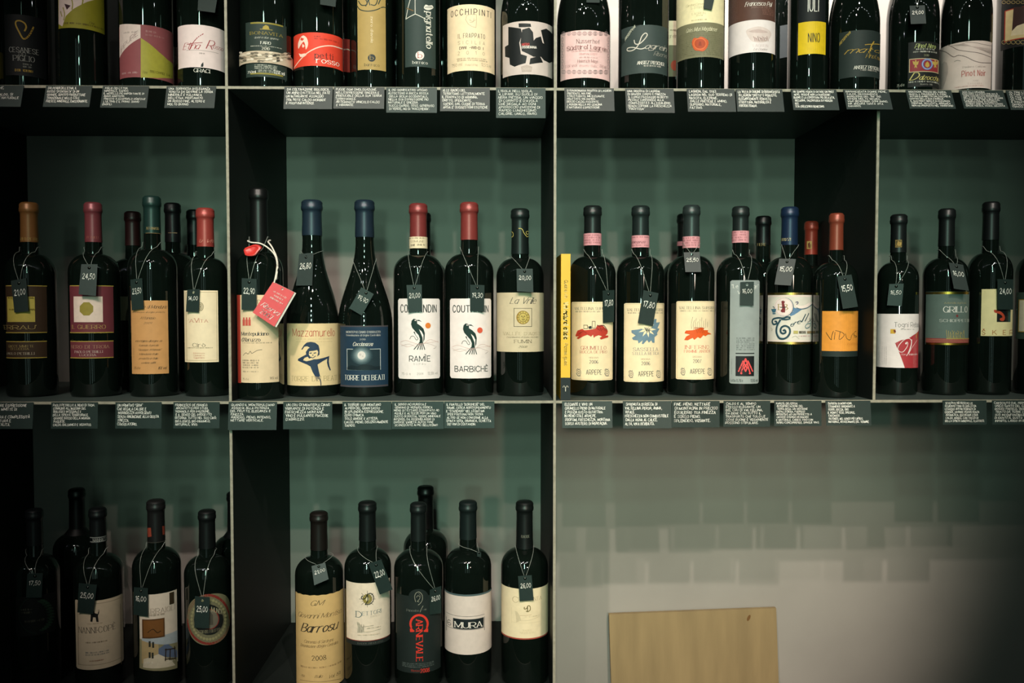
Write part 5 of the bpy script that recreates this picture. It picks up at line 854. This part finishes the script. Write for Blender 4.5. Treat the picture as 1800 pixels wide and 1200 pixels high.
card('mid', 689, 780, 48, .08, ['IL SENSO PIÙ PURISTA È', "GENUINO DI VIGNAIOLI EROICA", "MENO DI 1 ETTARO STRAPPATO AD", 'AQUILE E ALTEZZE PER UN VINO', 'SUCCO DI ROCCIA, VERDE MINERALE', 'INTENSO, DA ASSEMBLAGGIO DI', 'DIVERSE VARIETÀ AUTOCTONE', 'SCONOSCIUTE AI PIÙ. BELLISSIMO'], 'handwritten card under the orange-sun bird label')
card('mid', 781, 869, 47, .08, ['IL FRATELLO "BORGHESE" DEL', 'RAMIE, CERCA ARROTONDAMENTO', 'E "STANDARD" NEL LEGNO MA', '(PER FORTUNA) NON TROVA', 'ALTRO SE NON CONFERME ALLA', 'SPINTA VERA, DINAMICA, SCHIETTA', 'DEI VINI DI COUTANDIN.'], 'handwritten card under the coral-sun bird label')
card('mid', 988, 1076, 47, .14, ['ELEGANTE E VIVO. UN', 'GRUMELLO PIENO DI NATURALE', 'E PULIZIA GUSTO-OLFATTIVA.', 'IN PIENO STILE AR.PE.PE.', 'PROFUMI, FRESCHEZZA, MONTANA', 'SORSO AUSTERO. DI MONTAGNA.'], 'handwritten card under the red scribbled hill label')
card('mid', 1095, 1180, 48, .10, ['SPREMUTA DI ROCCIA DI', 'VALTELLINA. PERSIA, ANIMA,', 'VITALE.', 'FRESCHEZZA NON COMBUSTIBILE', 'DALLA VIGNA AL CALICE.', 'ALTA, VIVA BEVIBILITÀ.'], 'handwritten card under the blue star flower label')
card('mid', 1181, 1265, 47, .0, ['FINE. PIENO. NETTARE', 'DI MONTAGNA IN PRECISO', 'EQUILIBRIO TRA FINEZZA', 'E SORSO PIENO.', 'SPLENDIDO, VIZIANTE.'], 'handwritten card under the orange flame label')
card('mid', 1272, 1354, 46, .0, ['CALDO E AL TEMPO', 'STESSO ELEGANTE. UN', 'BEL CRU DI VALTELLINA,', 'DA BERE CON TUTTO IL', 'TRASPORTO CHE SOLO LE', 'COSE BUONE E VERAMENTE', 'POSSONO STIPULARE.'], 'handwritten card under the tall silver-grey label')
card('mid', 1361, 1444, 45, .04, ['RARITÀ. DELIZIOSA', 'INTERPRETAZIONE DEL', 'TEROLDEGO, UN VERSIONE', 'DISPILLOSIERA, FORRIZZI', "APERITIVO AD UN PROGETTO A", 'GIOVEDÌ STRANO DESIDERIO', 'E NATURALE, CARICO, VIVO CON', 'NOBILI CONCORRENZE, SANGUE VIVO.'], 'handwritten card under the ornate blue-script label')
card('mid', 1451, 1530, 44, .14, ['BARBERA DI MONTAGNA,', 'STRAMENTE ORIGINANTE A', 'FERRO, ROCCIA, ORO.', 'IL VIGNA È TESO, SPECIALE,', 'FASCINOSO.', 'ROTONDO, NEL SENSO PIÙ SAPIDO,', 'NATURALE, AFFASCINANTE DEL TERMINE'], 'handwritten card under the orange scratchy-capitals label')
card('mid', 1657, 1734, 43, .06, ['SCOLPITO NEI BOSCHI, LO', 'SCHIOPPETTINO DI GRILLO DA', 'LEGGERO APPARTENENZA DI', 'GRANDE, GRANDE PERSISTENZA', 'AROMATICA, QUI REGNA L\'ERA', 'CALDO, NOBILE, CON TOCCO DI', 'DELLA SPINTA MINERALE, CLASSICO.'], 'handwritten card under the golden grass sketch label')
card('mid', 1744, 1828, 43, .06, ['CRESCIUTO DAL FERVORE', 'UNICO SANTO DEL CARSO', 'ROSSO FRESCO, VERDE, SANO', 'TIRATO DA TERRE CALDE', 'SUO INCONFONDIBILE', 'DI IDENTITÀ, GUSTO', 'INFINITO, LARGO IN BOCCA'], 'handwritten card under the pale yellow black-square label')
# ================================================================ leaning wooden board
pz = ZO - 3 * H + T + .0003; yw = D - .012
tl, tr = hit_y(1070, 1078, yw), hit_y(1363, 1067, yw); ang = math.atan2(tr.z - tl.z, tr.x - tl.x); wd = (tr - tl).length
bh = (tr.z - pz) - .0 ; ax = Vector((math.cos(ang), 0, math.sin(ang))); up = Vector((-math.sin(ang), 0, math.cos(ang)))
hh = (tl.z - pz) / up.z                                    # left lower corner rests on the plinth board
lean = .022
V = []
for s_ in (0, 1):
    for a, b_ in ((0, hh), (wd, hh), (wd, 0), (0, 0)):
        p = tl - up * hh + ax * a + up * b_; y = yw - .0005 - lean * (1 - b_ / hh) - (.008 if s_ == 0 else 0) + .004
        V.append(Vector((p.x, y, p.z)))
o0 = V[3].copy(); V = [v - o0 for v in V]
wood = mat('light_wood', hexc('8f7b58'), .5, .3, noise=.13, nscale=40, bump=.03, bscale=200, wood=True)
o = mesh('wooden_board', V, [(0, 3, 2, 1), (4, 5, 6, 7), (0, 1, 5, 4), (1, 2, 6, 5), (2, 3, 7, 6), (3, 0, 4, 7)], wood); o.location = o0
o['label'] = 'pale plain wooden board leaning against the grey wall below the shelf'; o['category'] = 'board'
kn = mesh('knot', [Vector((.247 + .003 * math.cos(a) + .002 * math.sin(a), -.0003, hh - .016 + .006 * math.sin(a))) + Vector((0, V[0].y + (V[3].y - V[0].y) * (.016 / hh), 0)) + Vector((ax.x * 0, 0, .247 * math.sin(ang))) for a in [6.2832 * i / 10 for i in range(10)]], [tuple(range(10))], mat('wood_knot', hexc('6a4c2c'), .6, .2, noise=.1), o)

for p, o in LABELS: p.build('label_print', o)
